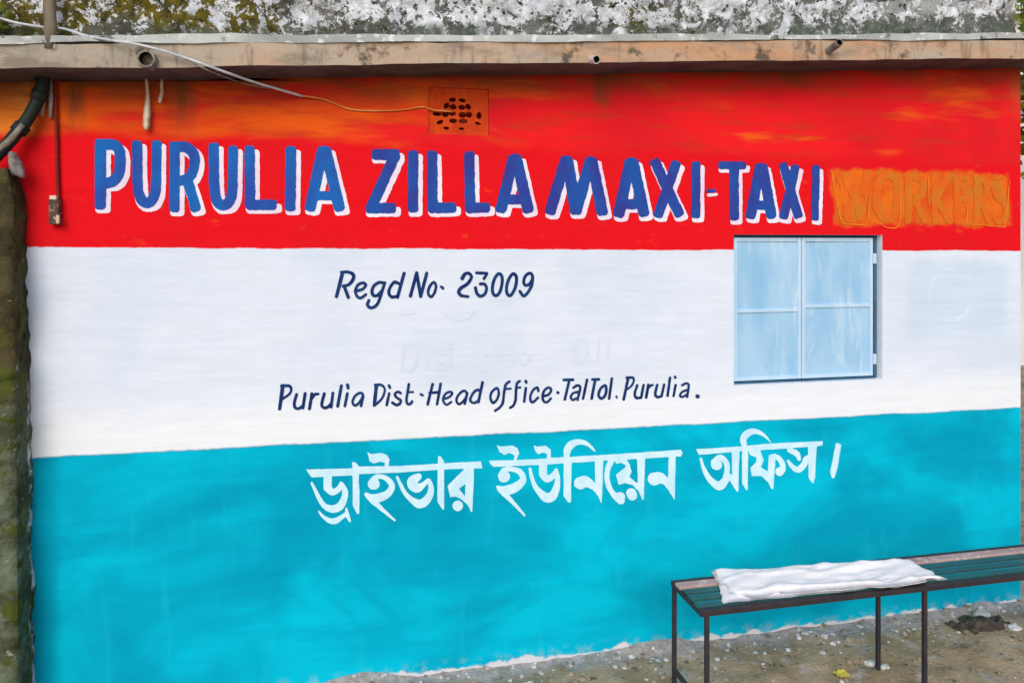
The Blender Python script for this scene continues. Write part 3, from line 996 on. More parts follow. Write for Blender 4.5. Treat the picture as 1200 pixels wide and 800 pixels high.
union = xf([
    ('s', [15, 20, 20, 24, 26, 32, 42, 35, 14], [(112, 372), (150, 328), (215, 322), (280, 342), (311, 390), (294, 440), (220, 488), (142, 502), (96, 474)]),
    ('f', [(20, 250), (50, 248), (240, 245), (450, 235), (660, 218), (660, 272), (520, 283), (60, 302), (36, 280)]),
    ('f', [(85, 115), (120, 130), (220, 120), (265, 145), (280, 185), (255, 240), (233, 250), (240, 205), (200, 185), (150, 200), (110, 175)]),
    ('l', 50, [(150, 386)]), ('l', [27, 17, 9], [(152, 528), (230, 610), (323, 713)]),
    ('f', [(400, 120), (430, 130), (500, 122), (545, 155), (548, 232), (515, 235), (515, 190), (480, 180), (440, 195), (415, 165)]),
    ('l', 34, [(482, 275), (482, 365)]), ('s', [33, 30, 25, 20, 11], [(483, 368), (515, 404), (560, 385), (589, 345), (590, 326)]),
    ('s', [15, 20, 30, 38, 40, 28, 20, 16, 12], [(593, 328), (606, 400), (595, 480), (560, 553), (510, 563), (455, 518), (410, 460), (385, 390), (371, 318)]),
], 570, 505, 7.275) + xf([
    ('f', [(70, 221), (450, 198), (1075, 157), (1090, 185), (1075, 213), (760, 232), (450, 247), (70, 274)]),
    ('f', [(75, 260), (145, 255), (140, 400), (137, 605), (117, 605), (75, 550)]),
    ('s', [26, 32, 32, 24, 18, 12, 4], [(100, 205), (108, 155), (148, 108), (200, 90), (260, 100), (310, 135), (344, 172)]),
    ('s', [54, 46, 28, 18, 5], [(218, 440), (262, 428), (330, 470), (375, 530), (396, 602)]), ('f', [(340, 245), (412, 240), (406, 480), (400, 607), (390, 605), (370, 540), (345, 460)]),
    ('s', [22, 24, 22, 22, 22, 26, 34], [(500, 232), (474, 265), (450, 330), (444, 400), (465, 480), (512, 548), (562, 588)]), ('l', 44, [(555, 560)]),
    ('f', [(505, 222), (600, 222), (635, 280), (655, 345), (635, 385), (690, 435), (707, 440), (700, 225), (770, 222), (762, 400), (757, 580), (745, 580), (715, 510), (660, 455), (600, 440), (545, 455), (520, 370), (600, 305), (605, 290), (570, 270), (520, 275)]),
    ('l', 42, [(650, 525), (660, 545)]),
    ('s', [55, 48, 32, 22, 5], [(846, 405), (890, 396), (940, 424), (985, 490), (1018, 572)]), ('f', [(970, 215), (1030, 210), (1025, 400), (1023, 577), (1012, 577), (985, 480), (965, 430)]),
], 650, 505, 7.275)
office = xf([
    ('f', [(65, 220), (330, 205), (600, 180), (975, 163), (975, 195), (700, 217), (330, 240), (85, 262)]),
    ('s', [9, 13, 20, 26, 32, 27, 20], [(98, 290), (115, 350), (150, 420), (195, 468), (236, 484), (270, 450), (298, 412)]), ('l', 40, [(212, 332)]),
    ('s', [18, 21, 20, 19, 20], [(190, 312), (235, 281), (278, 312), (288, 370), (275, 428)]), ('s', [15, 22, 15, 5], [(294, 405), (328, 440), (352, 490), (362, 523)]),
    ('f', [(320, 220), (378, 218), (371, 400), (369, 525), (355, 525), (325, 430)]),
    ('f', [(395, 205), (440, 200), (438, 400), (436, 515), (425, 517), (395, 465)]),
    ('s', [20, 24, 26, 20, 14, 9, 3], [(410, 188), (405, 147), (435, 107), (480, 92), (530, 105), (575, 140), (599, 170)]),
    ('f', [(440, 225), (520, 215), (552, 300), (530, 350), (580, 380), (588, 265), (640, 250), (632, 350), (621, 505), (607, 507), (585, 460), (535, 415), (465, 415), (455, 355), (500, 310), (500, 280), (450, 262)]),
    ('s', [17, 19, 20, 21, 26], [(610, 276), (650, 280), (684, 320), (688, 365), (668, 388)]), ('l', 31, [(665, 382)]),
    ('s', [18, 21, 13], [(738, 228), (790, 254), (806, 292)]), ('s', [9, 17, 22, 22, 22, 19], [(728, 306), (756, 345), (800, 368), (843, 330), (860, 292), (890, 280)]),
    ('f', [(870, 195), (935, 190), (926, 330), (923, 420), (909, 467), (898, 462), (875, 425)]),
    ('f', [(1070, 180), (1085, 175), (1110, 190), (1085, 350), (1060, 425), (1045, 430), (1030, 385), (1050, 290)]),
], 805, 490, 6.154)
for nm, w_ in (('driver', driver), ('union', union), ('office', office)):
    film('painted_word', w_, .003, M['script'], bld, .5, .2, 'pale Bengali brush lettering meaning ' + nm)

# almost invisible painted-over older line
ghost = [('l', 2, [(472, 402), (472, 434)]), ('s', 2, [(472, 402), (486, 404), (489, 418), (484, 432), (473, 434)]), ('l', 1.6, [(500, 412), (500, 432)]),
         ('s', 1.6, [(520, 414), (511, 414), (512, 422), (520, 426), (518, 432), (510, 431)]), ('l', 1.6, [(528, 403), (528, 430)]),
         ('l', 2, [(564, 400), (564, 430)]), ('l', 2, [(580, 399), (580, 430)]), ('l', 1.6, [(564, 415), (580, 414)]),
         ('c', 1.6, [(596, 413), (590, 421), (596, 429), (603, 421), (596, 413)]), ('c', 1.6, [(614, 412), (608, 420), (614, 428), (621, 420), (614, 412)]),
         ('c', 2, [(680, 396), (672, 410), (680, 425), (689, 410), (680, 396)]), ('l', 1.6, [(702, 398), (700, 424)]), ('l', 1.6, [(714, 397), (712, 423)]),
         ('s', 1.8, [(520, 366), (535, 374), (548, 372), (556, 364)]), ('l', 1.6, [(470, 368), (486, 366)])]
for a_, b_ in ((0, 2), (2, 3), (3, 4), (4, 5), (5, 8), (8, 9), (9, 10), (10, 11), (11, 12), (12, 13), (13, 14), (14, 15)):
    film('painted_over_letter', ghost[a_:b_], .002, M['ghost'], bld, .6, .3)

# ------------------------------------------------------------------ window with steel shutters
wa, wb, wc, wd_ = win
bm = bmesh.new()
t = .018
REC = .048
for a, b in (((wa + .002, REC - .012, wc + .002), (wa + t, REC + .03, wd_ - .002)), ((wb - t - .004, REC - .004, wc + .002), (wb - .002, REC + .03, wd_ - .002)),
             ((wa + t, REC - .004, wd_ - .010), (wb - t - .004, REC + .03, wd_ - .002)), ((wa + t, REC - .012, wc + .002), (wb - t - .004, REC + .03, wc + .010))):
    add_box(bm, a, b, .002)
window = from_bm('window', bm, speck('dark_blue_frame', (.02, .09, .19), (.035, .13, .24), 9, .5, .3), bld)
tag(window, 'window closed by pale blue steel shutters')
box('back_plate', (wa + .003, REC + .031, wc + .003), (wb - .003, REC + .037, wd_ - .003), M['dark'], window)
ix0, ix1, iz0, iz1 = wa + t + .002, wb - t - .015, wc + .016, wd_ - .016
mid = P(938, 360, REC)[0]
zm = P(900, 362, REC)[2]
for (a, b, zmid) in ((ix0, mid - .002, zm - .008), (mid + .002, ix1, zm + .012)):
    bm = bmesh.new()
    sw = .022
    y0, y1 = REC - .012, REC + .012
    add_box(bm, (a, y0, iz0), (a + sw, y1, iz1), .003)
    add_box(bm, (b - sw, y0, iz0), (b, y1, iz1), .003)
    add_box(bm, (a + sw, y0 + .001, iz1 - sw), (b - sw, y1, iz1), .003)
    add_box(bm, (a + sw, y0 + .001, iz0), (b - sw, y1, iz0 + sw), .003)
    add_box(bm, (a + sw, y0 + .001, zmid - .010), (b - sw, y1, zmid + .010), .003)
    from_bm('shutter', bm, M['shutter_frame'], window)
    for z0, z1 in ((iz0 + sw, zmid - .010), (zmid + .010, iz1 - sw)):
        # slightly buckled sheet steel
        n = 12
        V = []
        for j in range(n + 1):
            for i in range(n + 1):
                x_ = a + sw - .002 + (b - a - 2 * sw + .004) * i / n; z_ = z0 - .002 + (z1 - z0 + .004) * j / n
                V.append((x_, REC - .004 + .006 * float(fbm(x_ * 4, z_ * 4, 2, 2)), z_))
        mesh('shutter_panel', V, [(j * (n + 1) + i, j * (n + 1) + i + 1, (j + 1) * (n + 1) + i + 1, (j + 1) * (n + 1) + i) for j in range(n) for i in range(n)], M['shutter_panel'], window, True)
for py in (303, 420):
    z_ = P(1026, py, REC)[2]
    box('hinge', (ix1 - .004, REC - .020, z_ - .03), (wb - t + .004, REC - .006, z_ + .03), M['shutter_frame'], window, .004)

# ------------------------------------------------------------------ perforated vent block
va, vb, vc, vd = vp
hw, hh = (vb - va) / 2, (vd - vc) / 2
cu, cz = (va + vb) / 2, (vc + vd) / 2
Vp = [('f', [(-99, -99), (99, -99), (99, 99), (-99, 99)])]


def hole(x, y, rx, ry, ang=0):
    return ('h', [(x + rx * math.cos(t_) * math.cos(ang) - ry * math.sin(t_) * math.sin(ang), y + rx * math.cos(t_) * math.sin(ang) + ry * math.sin(t_) * math.cos(ang)) for t_ in [k * math.pi / 6 for k in range(12)]])


for (hx, hy, rx, ry, an) in ((-22, -52, 13, 9, -.2), (14, -52, 13, 9, .2), (-44, -25, 9, 14, .3), (-20, -20, 12, 12, -.6), (12, -20, 12, 12, .6), (36, -24, 9, 14, -.3),
                             (-78, 14, 15, 9, 0), (-48, 14, 12, 13, .3), (-22, 10, 12, 10, 0), (14, 14, 13, 13, 0), (38, 12, 12, 13, 0), (76, 14, 9, 16, 0),
                             (-68, 50, 13, 8, -.6), (-20, 42, 14, 11, 0), (16, 42, 16, 10, 0), (72, 50, 12, 7, .4), (-45, 76, 10, 7, 0), (10, 76, 10, 6, 0)):
    Vp.append(hole(hx * .9, hy * .95, rx, ry, an))
grille = film('vent_grille', Vp, -.012, M['vent'], bld, 3.0, .9, 'perforated vent block painted orange', merge=False,
              place=lambda x, y: (cu + x / 100 * hw, cz - y / 100 * hh))
sm = grille.modifiers.new('depth', 'SOLIDIFY'); sm.thickness = .03; sm.offset = -1
box('vent_back', (va + .002, .075, vc + .002), (vb - .002, .087, vd - .002), speck('dark_red_cavity', (.36, .045, .018), (.25, .035, .014), 12), grille)

# ------------------------------------------------------------------ roof outlets


def ring_pipe(name, p0, p1, r, mat, parent):
    """open pipe with wall thickness"""
    p0, p1 = Vector(p0), Vector(p1)
    d = (p1 - p0).normalized()
    a_ = d.cross(Vector((0, 0, 1))).normalized()
    b_ = d.cross(a_)
    n = 20
    V, Fc = [], []
    for c, rr in ((p0, r), (p1, r), (p1 + d * .001, r * .93), (p1, r * .80), (p1 - d * .13, r * .76)):
        V += [c + (a_ * math.cos(k * 2 * math.pi / n) + b_ * math.sin(k * 2 * math.pi / n)) * rr for k in range(n)]
    for i in range(4):
        Fc += [(i * n + k, i * n + (k + 1) % n, (i + 1) * n + (k + 1) % n, (i + 1) * n + k) for k in range(n)]
    Fc.append(tuple(4 * n + k for k in range(n)))
    o = mesh(name, V, Fc, mat, parent, False)
    o.data.materials.append(M['dark'])
    for f in o.data.polygons:
        if min(f.vertices) >= 3 * n:
            f.material_index = 1  # bore coloured dark, standing in for the shade inside the pipe
    return o


a = P(171, 69, OV - .05)
s1 = ring_pipe('drain_spout', (a[0] + .005, OV + .1, a[2] + .012), a, .036, M['pvc'], bld)
s1['label'] = 'round dark drain pipe through the slab edge'
a = P(699, 70, OV - .05)
s2 = ring_pipe('drain_spout', (a[0] - .012, OV + .1, a[2] + .035), a, .021, M['pvc_white'], bld)
s2['label'] = 'small whitish drain stub under the slab edge'
a = P(984, 50, OV - .10)
s3 = ring_pipe('drain_spout', P(968, 62, OV + .02), a, .020, M['pvc'], bld)
s3['label'] = 'short dark drain pipe tilted up across the slab edge'

# ------------------------------------------------------------------ loose fittings on the front
cp = [P(-40, 8, -.22), P(8, 24, -.225), P(30, 29, -.225), P(55, 32.5, -.226), P(75, 34, -.228), P(100, 42, -.245), P(130, 47.5, -.285), P(165, 53, -.292), P(205, 64, -.29), P(240, 76, -.283), P(262, 84, -.25), P(300, 97, -.14), P(355, 113, -.02)]
cable = tube('roof_cable', [tuple(v) for v in catmull(cp, 6)], .0058, M['cable'], n=8)
tag(cable, 'pale cable drooping from the mossy parapet over the slab edge to the red wall', 'cable')
cp = [P(352, 112, -.022), P(380, 117, -.010), P(410, 128, -.008), P(440, 130, -.008), P(470, 129, -.008), P(495, 125.5, -.008), P(508, 129, -.006), P(530, 131, .001)]
wire = tube('wall_wire', [tuple(v) for v in catmull(cp, 6)], .0042, speck('orange_painted_wire', (.76, .32, .09), (.66, .18, .03), 9, .6, .3, 0), n=7)
tag(wire, 'thin orange painted wire running along the red wall into the vent block', 'wire')
cp = [P(215, 68, -.285), P(240, 81, -.275), P(262, 90, -.19), P(290, 99, -.08), P(318, 104, -.012)]
wire2 = tube('loose_wire', [tuple(v) for v in catmull(cp, 6)], .0032, M['pvc'], n=6)
tag(wire2, 'thin dull wire hanging just below the pale roof cable', 'wire')


def strip_rag(name, pts, widths, label, y=-.03):
    V, Fc = [], []
    for (px, py), w in zip(pts, widths):
        c = P(px, py, y)
        j = random.uniform(-.004, .004)
        V += [(c[0] - w, y + j, c[2]), (c[0], y - .008 + j, c[2]), (c[0] + w, y + j, c[2]), (c[0], y + .006 + j, c[2])]
    for i in range(len(pts) - 1):
        k = 4 * i
        for q in range(4):
            Fc.append((k + q, k + (q + 1) % 4, k + 4 + (q + 1) % 4, k + 4 + q))
    Fc += [(3, 2, 1, 0), tuple(4 * (len(pts) - 1) + q for q in range(4))]
    return tag(mesh(name, V, Fc, M['rag'], None, True), label, 'torn strip', 'pale strips under the round drain')


strip_rag('hanging_strip', [(171, 88), (172, 97), (173, 110), (173, 122), (172, 135), (171.5, 147), (171.5, 152)], [.006, .007, .009, .013, .017, .016, .009], 'long pale torn strip hanging below the round drain pipe')
strip_rag('hanging_strip', [(190, 90), (189.5, 100), (190, 108), (188, 116), (187.5, 121)], [.006, .007, .008, .010, .007], 'short pale torn strip hanging beside the longer strip under the drain')

ce = empty('electrical_conduit', P(66, 262, -.02), 'thin dark red conduit with a small brown box hanging down the red wall', 'conduit')
cp = [P(65, 88, -.022), P(65.5, 110, -.018), P(66, 150, -.016), P(67, 200, -.016), P(68.5, 240, -.016), P(69, 262, -.016)]
tube('pipe', [tuple(v) for v in catmull(cp, 4)], [.0075] * 21, M['conduit'], ce)
a, b = P(57, 231, -.04), P(69, 263, -.04)
bm = bmesh.new(); add_box(bm, (a[0], -.045, b[2]), (b[0], .002, a[2]), .006)
bx_ = from_bm('switch_box', bm, M['box'], ce)
a2, b2 = P(58, 229, -.05), P(66, 234, -.05)
box('box_lid', (a2[0], -.052, b2[2]), (b2[0], -.004, a2[2]), M['rag'], ce, .003)
a2, b2 = P(66, 252, -.05), P(70, 262, -.05)
box('wire_stub', (a2[0], -.058, b2[2]), (b2[0], -.046, a2[2]), M['rag'], ce, .003)

dp = empty('drain_pipe', P(46, 110, -.05), 'black plastic pipe bending from under the slab down behind the mossy pillar', 'pipe')
cp = [P(51, 84, -.06), P(49, 100, -.06), P(43, 120, -.06), P(32, 140, -.065), P(18, 158, -.08), P(2, 176, -.09), P(-18, 196, -.09), P(-40, 215, -.09)]
tube('pipe', [tuple(v) for v in catmull(cp, 6)], .027, M['black_pipe'], dp, n=12)
for c, r in ((P(46, 112, -.06), .034), (P(24, 151, -.072), .034)):
    d = Vector((.35, 0, 1)) if c[2] > P(40, 130, -.06)[2] else Vector((.75, 0, 1))
    d.normalize()
    tube('collar', [Vector(c) - d * .02, Vector(c) + d * .02], r, M['black_pipe'], dp, n=14)
cp = [P(27, 146, -.11), P(12, 164, -.11), P(0, 174, -.11), P(-25, 190, -.11)]
st2 = tube('grey_stick', cp, [.012, .014, .013, .012], speck('grey_stick', (.35, .31, .25), (.2, .17, .13), 14, .9, .1), n=8)
tag(st2, 'slim grey stick resting along the black pipe above the mossy pillar', 'stick')
for i, (pts, rr) in enumerate((([(52, 90), (51.5, 110), (49, 136)], [.010, .012, .008]), ([(60, 92), (59.5, 118), (59, 138)], [.008, .010, .007]))):
    s_ = tube('plaster_drip', [P(x_, y_, -.02) for x_, y_ in pts], rr, speck('grey_drip', (.46, .40, .36), (.30, .24, .21), 20), None, 8)
    tag(s_, ['broad grey cement drip under the slab beside the black pipe', 'slim grey cement drip under the slab beside the red conduit'][i], 'cement drip', 'cement drips under the slab')

sp = P(58, 48, -.24)
stk = tube('roof_stake', [(sp[0], -.236, sp[2] - .035), (sp[0] + .004, -.238, sp[2] + .06), (sp[0] - .002, -.236, sp[2] + .16), (sp[0] + .002, -.235, sp[2] + .42)], [.024, .026, .023, .021], M['stake'], n=9)
tag(stk, 'weathered brown stake standing on the slab in front of the mossy parapet', 'stake')

# ------------------------------------------------------------------ mossy pillar at the left end
bm = bmesh.new()
ztop = P(20, 196, -.1)[2]
nz, nr = 190, 72
hj, kk = np.meshgrid(np.arange(nz + 1) / nz, np.arange(nr) / nr * 4, indexing='ij')
z_ = -.1 + hj * (ztop + .1)
x1 = np.interp(z_, [-.1, .3, 2.0, ztop], [.045, .028, -.002, -.012])
x0, y0, y1 = -.62, -.13 - .05 * (1 - hj), 0.0
e_, f_ = np.floor(kk), kk - np.floor(kk)
x_ = np.where(e_ == 0, x0 + (x1 - x0) * f_, np.where(e_ == 1, x1, np.where(e_ == 2, x1 + (x0 - x1) * f_, x0)))
y_ = np.where(e_ == 0, y0, np.where(e_ == 1, y0 + (y1 - y0) * f_, np.where(e_ == 2, y1, y1 + (y0 - y1) * f_)))
kt = np.clip((hj - .93) / .07, 0, 1)
dn = .055 * fbm(x_ * 6 + 3, z_ * 6, y_ * 9, 4) + .034 * fbm(x_ * 21, z_ * 21, y_ * 21, 3)
cx_, cy_ = (x0 + x1) / 2, (y0 + y1) / 2
xx_ = cx_ + (x_ - cx_) * (1 - .10 * kt ** 2); yy_ = cy_ + (y_ - cy_) * (1 - .35 * kt ** 2)
V = np.stack([xx_ + np.where(x_ > cx_, dn * .34, -dn), yy_ - np.where(y_ < -.03, dn, 0), z_ - .03 * kt * np.abs(x_ - cx_)], -1).reshape(-1, 3)
Fc = [(j * nr + k, j * nr + (k + 1) % nr, (j + 1) * nr + (k + 1) % nr, (j + 1) * nr + k) for j in range(nz) for k in range(nr)]
Fc.append(tuple(nz * nr + k for k in range(nr)))
bm.free()
pil = tag(mesh('mossy_pillar', V, Fc, M['pillar'], None, True), 'rough mossy masonry pillar standing against the left end of the painted wall', 'pillar')
# lump of pale plaster stuck on its shoulder
bm = bmesh.new()
bmesh.ops.create_icosphere(bm, subdivisions=3, radius=1)
c = P(17, 192, -.10)
for v in bm.verts:
    n_ = 1 + .95 * float(fbm(v.co.x * 1.5, v.co.y * 1.5, v.co.z * 1.5, 3))
    v.co = Vector((c[0] + v.co.x * .030 * n_ - v.co.z * .012, c[1] + v.co.y * .03 * n_, c[2] + v.co.z * .055 * n_))
lp = from_bm('plaster_lump', bm, speck('pale_mauve_plaster', (.30, .25, .25), (.17, .15, .14), 20), pil, True)

# ------------------------------------------------------------------ bench
BH = .556
rl, fl = PZ(788, 681, BH), PZ(828, 714, BH)
dirx = Vector((1, 0, 0))
bx0, by_r, by_f = (rl[0] + fl[0]) / 2 + .0, rl[1], fl[1]
bx0 = rl[0]
xm = PZ(1028, 657, BH)[0]
xe = xm + (xm - bx0)
bench = empty('bench', (bx0, by_f, 0), 'long rusty steel bench with green slats standing before the cyan wall', 'bench')
sec = .019


def bar(name, a, b, mat=M['rust'], bev=.003):
    return box(name, a, b, mat, bench, bev)


for x_ in (bx0, xm, xe):
    for y_ in (by_r, by_f):
        xo = x_ + (.022 if y_ == by_f else 0)
        gz = float(ground_z(x_, y_))
        bar('leg', (xo, y_ - sec / 2, gz - .03), (xo + sec, y_ + sec / 2, BH - .024))
for y_ in (by_r, by_f):
    bar('rail', (bx0 - .003, y_ - .014, BH - .024), (xe + .05, y_ + .014, BH))
for x_ in (bx0, xm, xe):
    bar('cross_rail', (x_ + .001, by_f + .0145, BH - .030), (x_ + sec, by_r - .0145, BH - .012))
bar('stretcher', (bx0 + .001, by_f + sec / 2 + .0005, .125), (bx0 + .02, by_r - sec / 2 - .0005, .143))
bar('stretcher', (xe + .001, by_f + sec / 2 + .0005, .125), (xe + .02, by_r - sec / 2 - .0005, .143))
wdt = by_r - by_f - .03
ys = by_f + .015
bar('plank', (bx0 + .004, by_r - .070, BH - .0115), (xe + .045, by_r - .018, BH + .004), M['pink_plank'], .004)
for k, (o_, w_) in enumerate(((.014, .042), (.084, .044), (.150, .042))):
    bar('slat', (bx0 + .004 + .004 * k, by_f + .012 + o_, BH - .0115), (xe + .045 - .01 * k, by_f + .012 + o_ + w_, BH + .001 - .001 * k), M['green_slat'], .003)

# ------------------------------------------------------------------ folded white cloth on the bench


def cloth_layer(corners, zbase, amp, seed, n=46, m=22, thick=.012):
    (a, b, c_, d) = [np.array(q) for q in corners]      # back-left, back-right, front-right, front-left (x, y)
    V = []
    for j in range(m + 1):
        for i in range(n + 1):
            s_, t_ = i / n, j / m
            p_ = (a * (1 - s_) + b * s_) * (1 - t_) + (d * (1 - s_) + c_ * s_) * t_
            ed = min(s_, 1 - s_, t_, 1 - t_)
            w_ = .045 * float(fbm(s_ * 9 + seed, t_ * 5, seed, 3)) * (1 if ed < .02 else .3)
            z_ = zbase + thick * min(1, ed / .025) ** .5 + amp * (.55 - 2.2 * abs(float(fbm(s_ * 3.2 + seed + t_ * .8, t_ * 1.6, 1 + seed, 3)))) * min(1, ed * 10 + .3) \
                + .016 * (.3 - abs(float(fbm(s_ * 11 + t_ * 3, t_ * 5, seed, 3)))) * min(1, ed * 12)
            V.append((p_[0] + w_, p_[1] + w_ * .8, z_))
    nb = len(V)
    V += [(x_, y_, zbase) for (x_, y_, z_) in V]
    Fc = []
    w = n + 1
    for j in range(m):
        for i in range(n):
            q = (j * w + i, (j + 1) * w + i, (j + 1) * w + i + 1, j * w + i + 1)
            Fc.append(q); Fc.append(tuple(nb + k for k in reversed(q)))
    rim = [(j * w) for j in range(m + 1)]
    def side(idx):
        for p_, q in zip(idx[:-1], idx[1:]):
            Fc.append((p_, q, nb + q, nb + p_))
    side([i for i in range(n + 1)][::-1]); side([m * w + i for i in range(n + 1)])
    side([j * w for j in range(m + 1)]); side([j * w + n for j in range(m + 1)][::-1])
    return V, Fc


zt = BH + .004
c1 = [PZ(834, 672, zt)[:2], PZ(1068, 657, zt)[:2], PZ(1110, 680, zt)[:2], PZ(850, 705, zt)[:2]]
V1, F1 = cloth_layer(c1, zt + .0005, .010, 3, thick=.012)
c2 = [PZ(833, 668, zt + .02)[:2], PZ(1060, 655, zt + .02)[:2], PZ(1085, 680, zt + .02)[:2], PZ(862, 697, zt + .02)[:2]]
V2, F2 = cloth_layer(c2, zt + .009, .030, 11, thick=.011)
cloth = mesh('folded_cloth', V1 + V2, F1 + [tuple(len(V1) + k for k in f) for f in F2], M['cloth'], None, True)
tag(cloth, 'rumpled white cloth folded flat on the steel bench', 'cloth')

# ------------------------------------------------------------------ litter and stones on the dirt


def rock(bm, c, r, seed, squash=.6):
    ret = bmesh.ops.create_icosphere(bm, subdivisions=1, radius=1)
    rot = random.uniform(0, 6.28)
    ax, ay, az = r * random.uniform(.7, 1.3), r * random.uniform(.7, 1.3), r * squash * random.uniform(.6, 1.2)
    for v in ret['verts']:
        k = random.uniform(.75, 1.2)
        x_, y_ = v.co.x * ax * k, v.co.y * ay * k
        v.co = Vector((c[0] + x_ * math.cos(rot) - y_ * math.sin(rot), c[1] + x_ * math.sin(rot) + y_ * math.cos(rot), c[2] + v.co.z * az * k))


def scatter(name, mat, n, rmin, rmax, label, cat, near, xs=(0.9, 6.3)):
    bm = bmesh.new()
    for i in range(n):
        x_ = random.uniform(*xs)
        y_ = -abs(random.gauss(0, near)) - .004 if random.random() < .6 else random.uniform(-1.3, -.01)
        r = rmin + (rmax - rmin) * random.random() ** 3
        rock(bm, (x_, y_, float(ground_z(x_, y_)) + r * .1), r, i)
    return tag(from_bm(name, bm, mat), label, cat, kind='stuff')


scatter('lime_crumbs', M['lime_bit'], 600, .003, .019, 'pale lime and plaster crumbs strewn along the foot of the wall', 'rubble', .10)
scatter('gravel', M['stone'], 900, .003, .021, 'small grey stones lying in the dirt', 'gravel', .3)

for i, (px, py, r, lab) in enumerate(((1020, 777, .030, 'pale lump of plaster lying by the rear middle bench leg'), (1036, 782, .024, 'smaller pale plaster chip beside the bench leg'), (1150, 722, .040, 'pale chunk of broken plaster on the dark soil heap at the wall foot'), (1190, 738, .030, 'pale flat fragment at the edge of the dark soil heap'), (964, 764, .014, 'tiny white chip lying between the bench legs'))):
    g_ = PZ(px, py, .0)
    bm = bmesh.new()
    ret = bmesh.ops.create_icosphere(bm, subdivisions=2, radius=1)
    for v in ret['verts']:
        k = 1 + .55 * float(fbm(v.co.x * 1.6 + i, v.co.y * 1.6, v.co.z * 1.6, 3))
        v.co = Vector((g_[0] + v.co.x * r * 1.2 * k, g_[1] + v.co.y * r * .9 * k, float(ground_z(g_[0], g_[1])) + r * .2 + v.co.z * r * .5 * k))
    tag(from_bm('plaster_lump', bm, M['lime_bit']), lab, 'plaster lump', 'plaster lumps on the dirt')

g_ = PZ(1153, 733, 0)
n = 48
V = []
for j in range(n + 1):
    for i in range(n + 1):
        x_ = g_[0] + (i / n - .5) * .40; y_ = g_[1] + (j / n - .5) * .20
        rr = math.hypot((i / n - .5) * 2, (j / n - .5) * 2) + .9 * float(fbm(x_ * 9, y_ * 9, 6, 4))
        h = max(-.3, 1 - rr) * .045 + .045 * float(fbm(x_ * 22, y_ * 22, 1, 4)) * min(1, max(0, 1.15 - rr) * 3)
        V.append((x_, y_, float(ground_z(x_, y_)) + h - .004))
heap = mesh('soil_heap', V, [(j * (n + 1) + i, j * (n + 1) + i + 1, (j + 1) * (n + 1) + i + 1, (j + 1) * (n + 1) + i) for j in range(n) for i in range(n)], M['clod'], None, True)
tag(heap, 'low heap of dark damp soil at the foot of the cyan wall', 'soil heap')

g_ = PZ(986, 789, 0)
V = []
n = 6
for j in range(n + 1):
    for i in range(n + 1):
        x_ = g_[0] + (i / n - .5) * .065; y_ = g_[1] + (j / n - .5) * .05
        V.append((x_, y_, float(ground_z(x_, y_)) + .010 + .02 * abs(float(fbm(i * .6, j * .6, 4, 2)))))
wr = mesh('wrapper', V, [(j * (n + 1) + i, j * (n + 1) + i + 1, (j + 1) * (n + 1) + i + 1, (j + 1) * (n + 1) + i) for j in range(n) for i in range(n)], M['yellow'])
sm = wr.modifiers.new('t', 'SOLIDIFY'); sm.thickness = .003
tag(wr, 'crumpled yellow wrapper lying in the dirt under the bench', 'wrapper')

# ------------------------------------------------------------------ weeds on the roof edge


def leaf_cloud(name, pts, size, mat, parent=None):
    V, Fc = [], []
    for c in pts:
        d = Vector((random.gauss(0, 1), random.gauss(0, 1), random.gauss(0, .7))).normalized()
        e = d.cross(Vector((random.gauss(0, 1), random.gauss(0, 1), random.gauss(0, 1)))).normalized()
        s_ = size * random.uniform(.6, 1.3)
        c = Vector(c)
        b = len(V)
        V += [c - d * s_, c + e * s_ * .42, c + d * s_ * 1.1, c - e * s_ * .42]
        Fc.append((b, b + 1, b + 2, b + 3))
    return mesh(name, V, Fc, mat, parent)


def weed(base, h, n, label, spread):
    e = empty('roof_weed', base, label, 'weed', 'weeds on the parapet')
    pts = []
    for k in range(n):
        an = random.uniform(0, 6.28)
        tip = Vector(base) + Vector((math.cos(an) * spread, math.sin(an) * spread * .5 - .01, h * random.uniform(.6, 1)))
        mid_ = (Vector(base) + tip) / 2 + Vector((0, 0, h * .12))
        tube('stem', [base, mid_, tip], [.003, .0025, .001], M['leaf'], e, 5)
        for q in range(9):
            t_ = .25 + .75 * q / 8
            p_ = Vector(base).lerp(tip, t_) + Vector((random.gauss(0, .010), random.gauss(0, .010), random.gauss(0, .010) + h * .1 * (1 - abs(2 * t_ - 1))))
            pts.append(p_)
    leaf_cloud('foliage', pts, .022, M['leaf2'], e)


b = P(-2, 46, -.21)
weed(b, .20, 8, 'small yellow-green weed growing on the slab by the brown stake', .07)
b = P(1192, 44, -.15)
weed((b[0] + .03, -.16, zslab(U1) + .13), .34, 8, 'yellow-green weed growing at the corner of the parapet', .05)

tuft = []
for k in range(150):
    u_ = random.uniform(-.3, 1.6) if random.random() < .8 else random.uniform(2.7, 3.2)
    h_ = random.uniform(.14, .40)
    c_ = Vector((u_, -.165 - float(.045 * fbm(u_ * 7, h_ * 9, 0, 5)), zslab(u_) + h_))
    for q in range(26):
        tuft.append(c_ + Vector((random.gauss(0, .016), random.uniform(-.012, .004), random.gauss(0, .011))))
mt_ = leaf_cloud('moss', tuft, .006, speck('moss_tufts', (.13, .105, .012), (.07, .062, .012), 12, .95, .1, 0), bld)
mt_['kind'] = 'stuff'

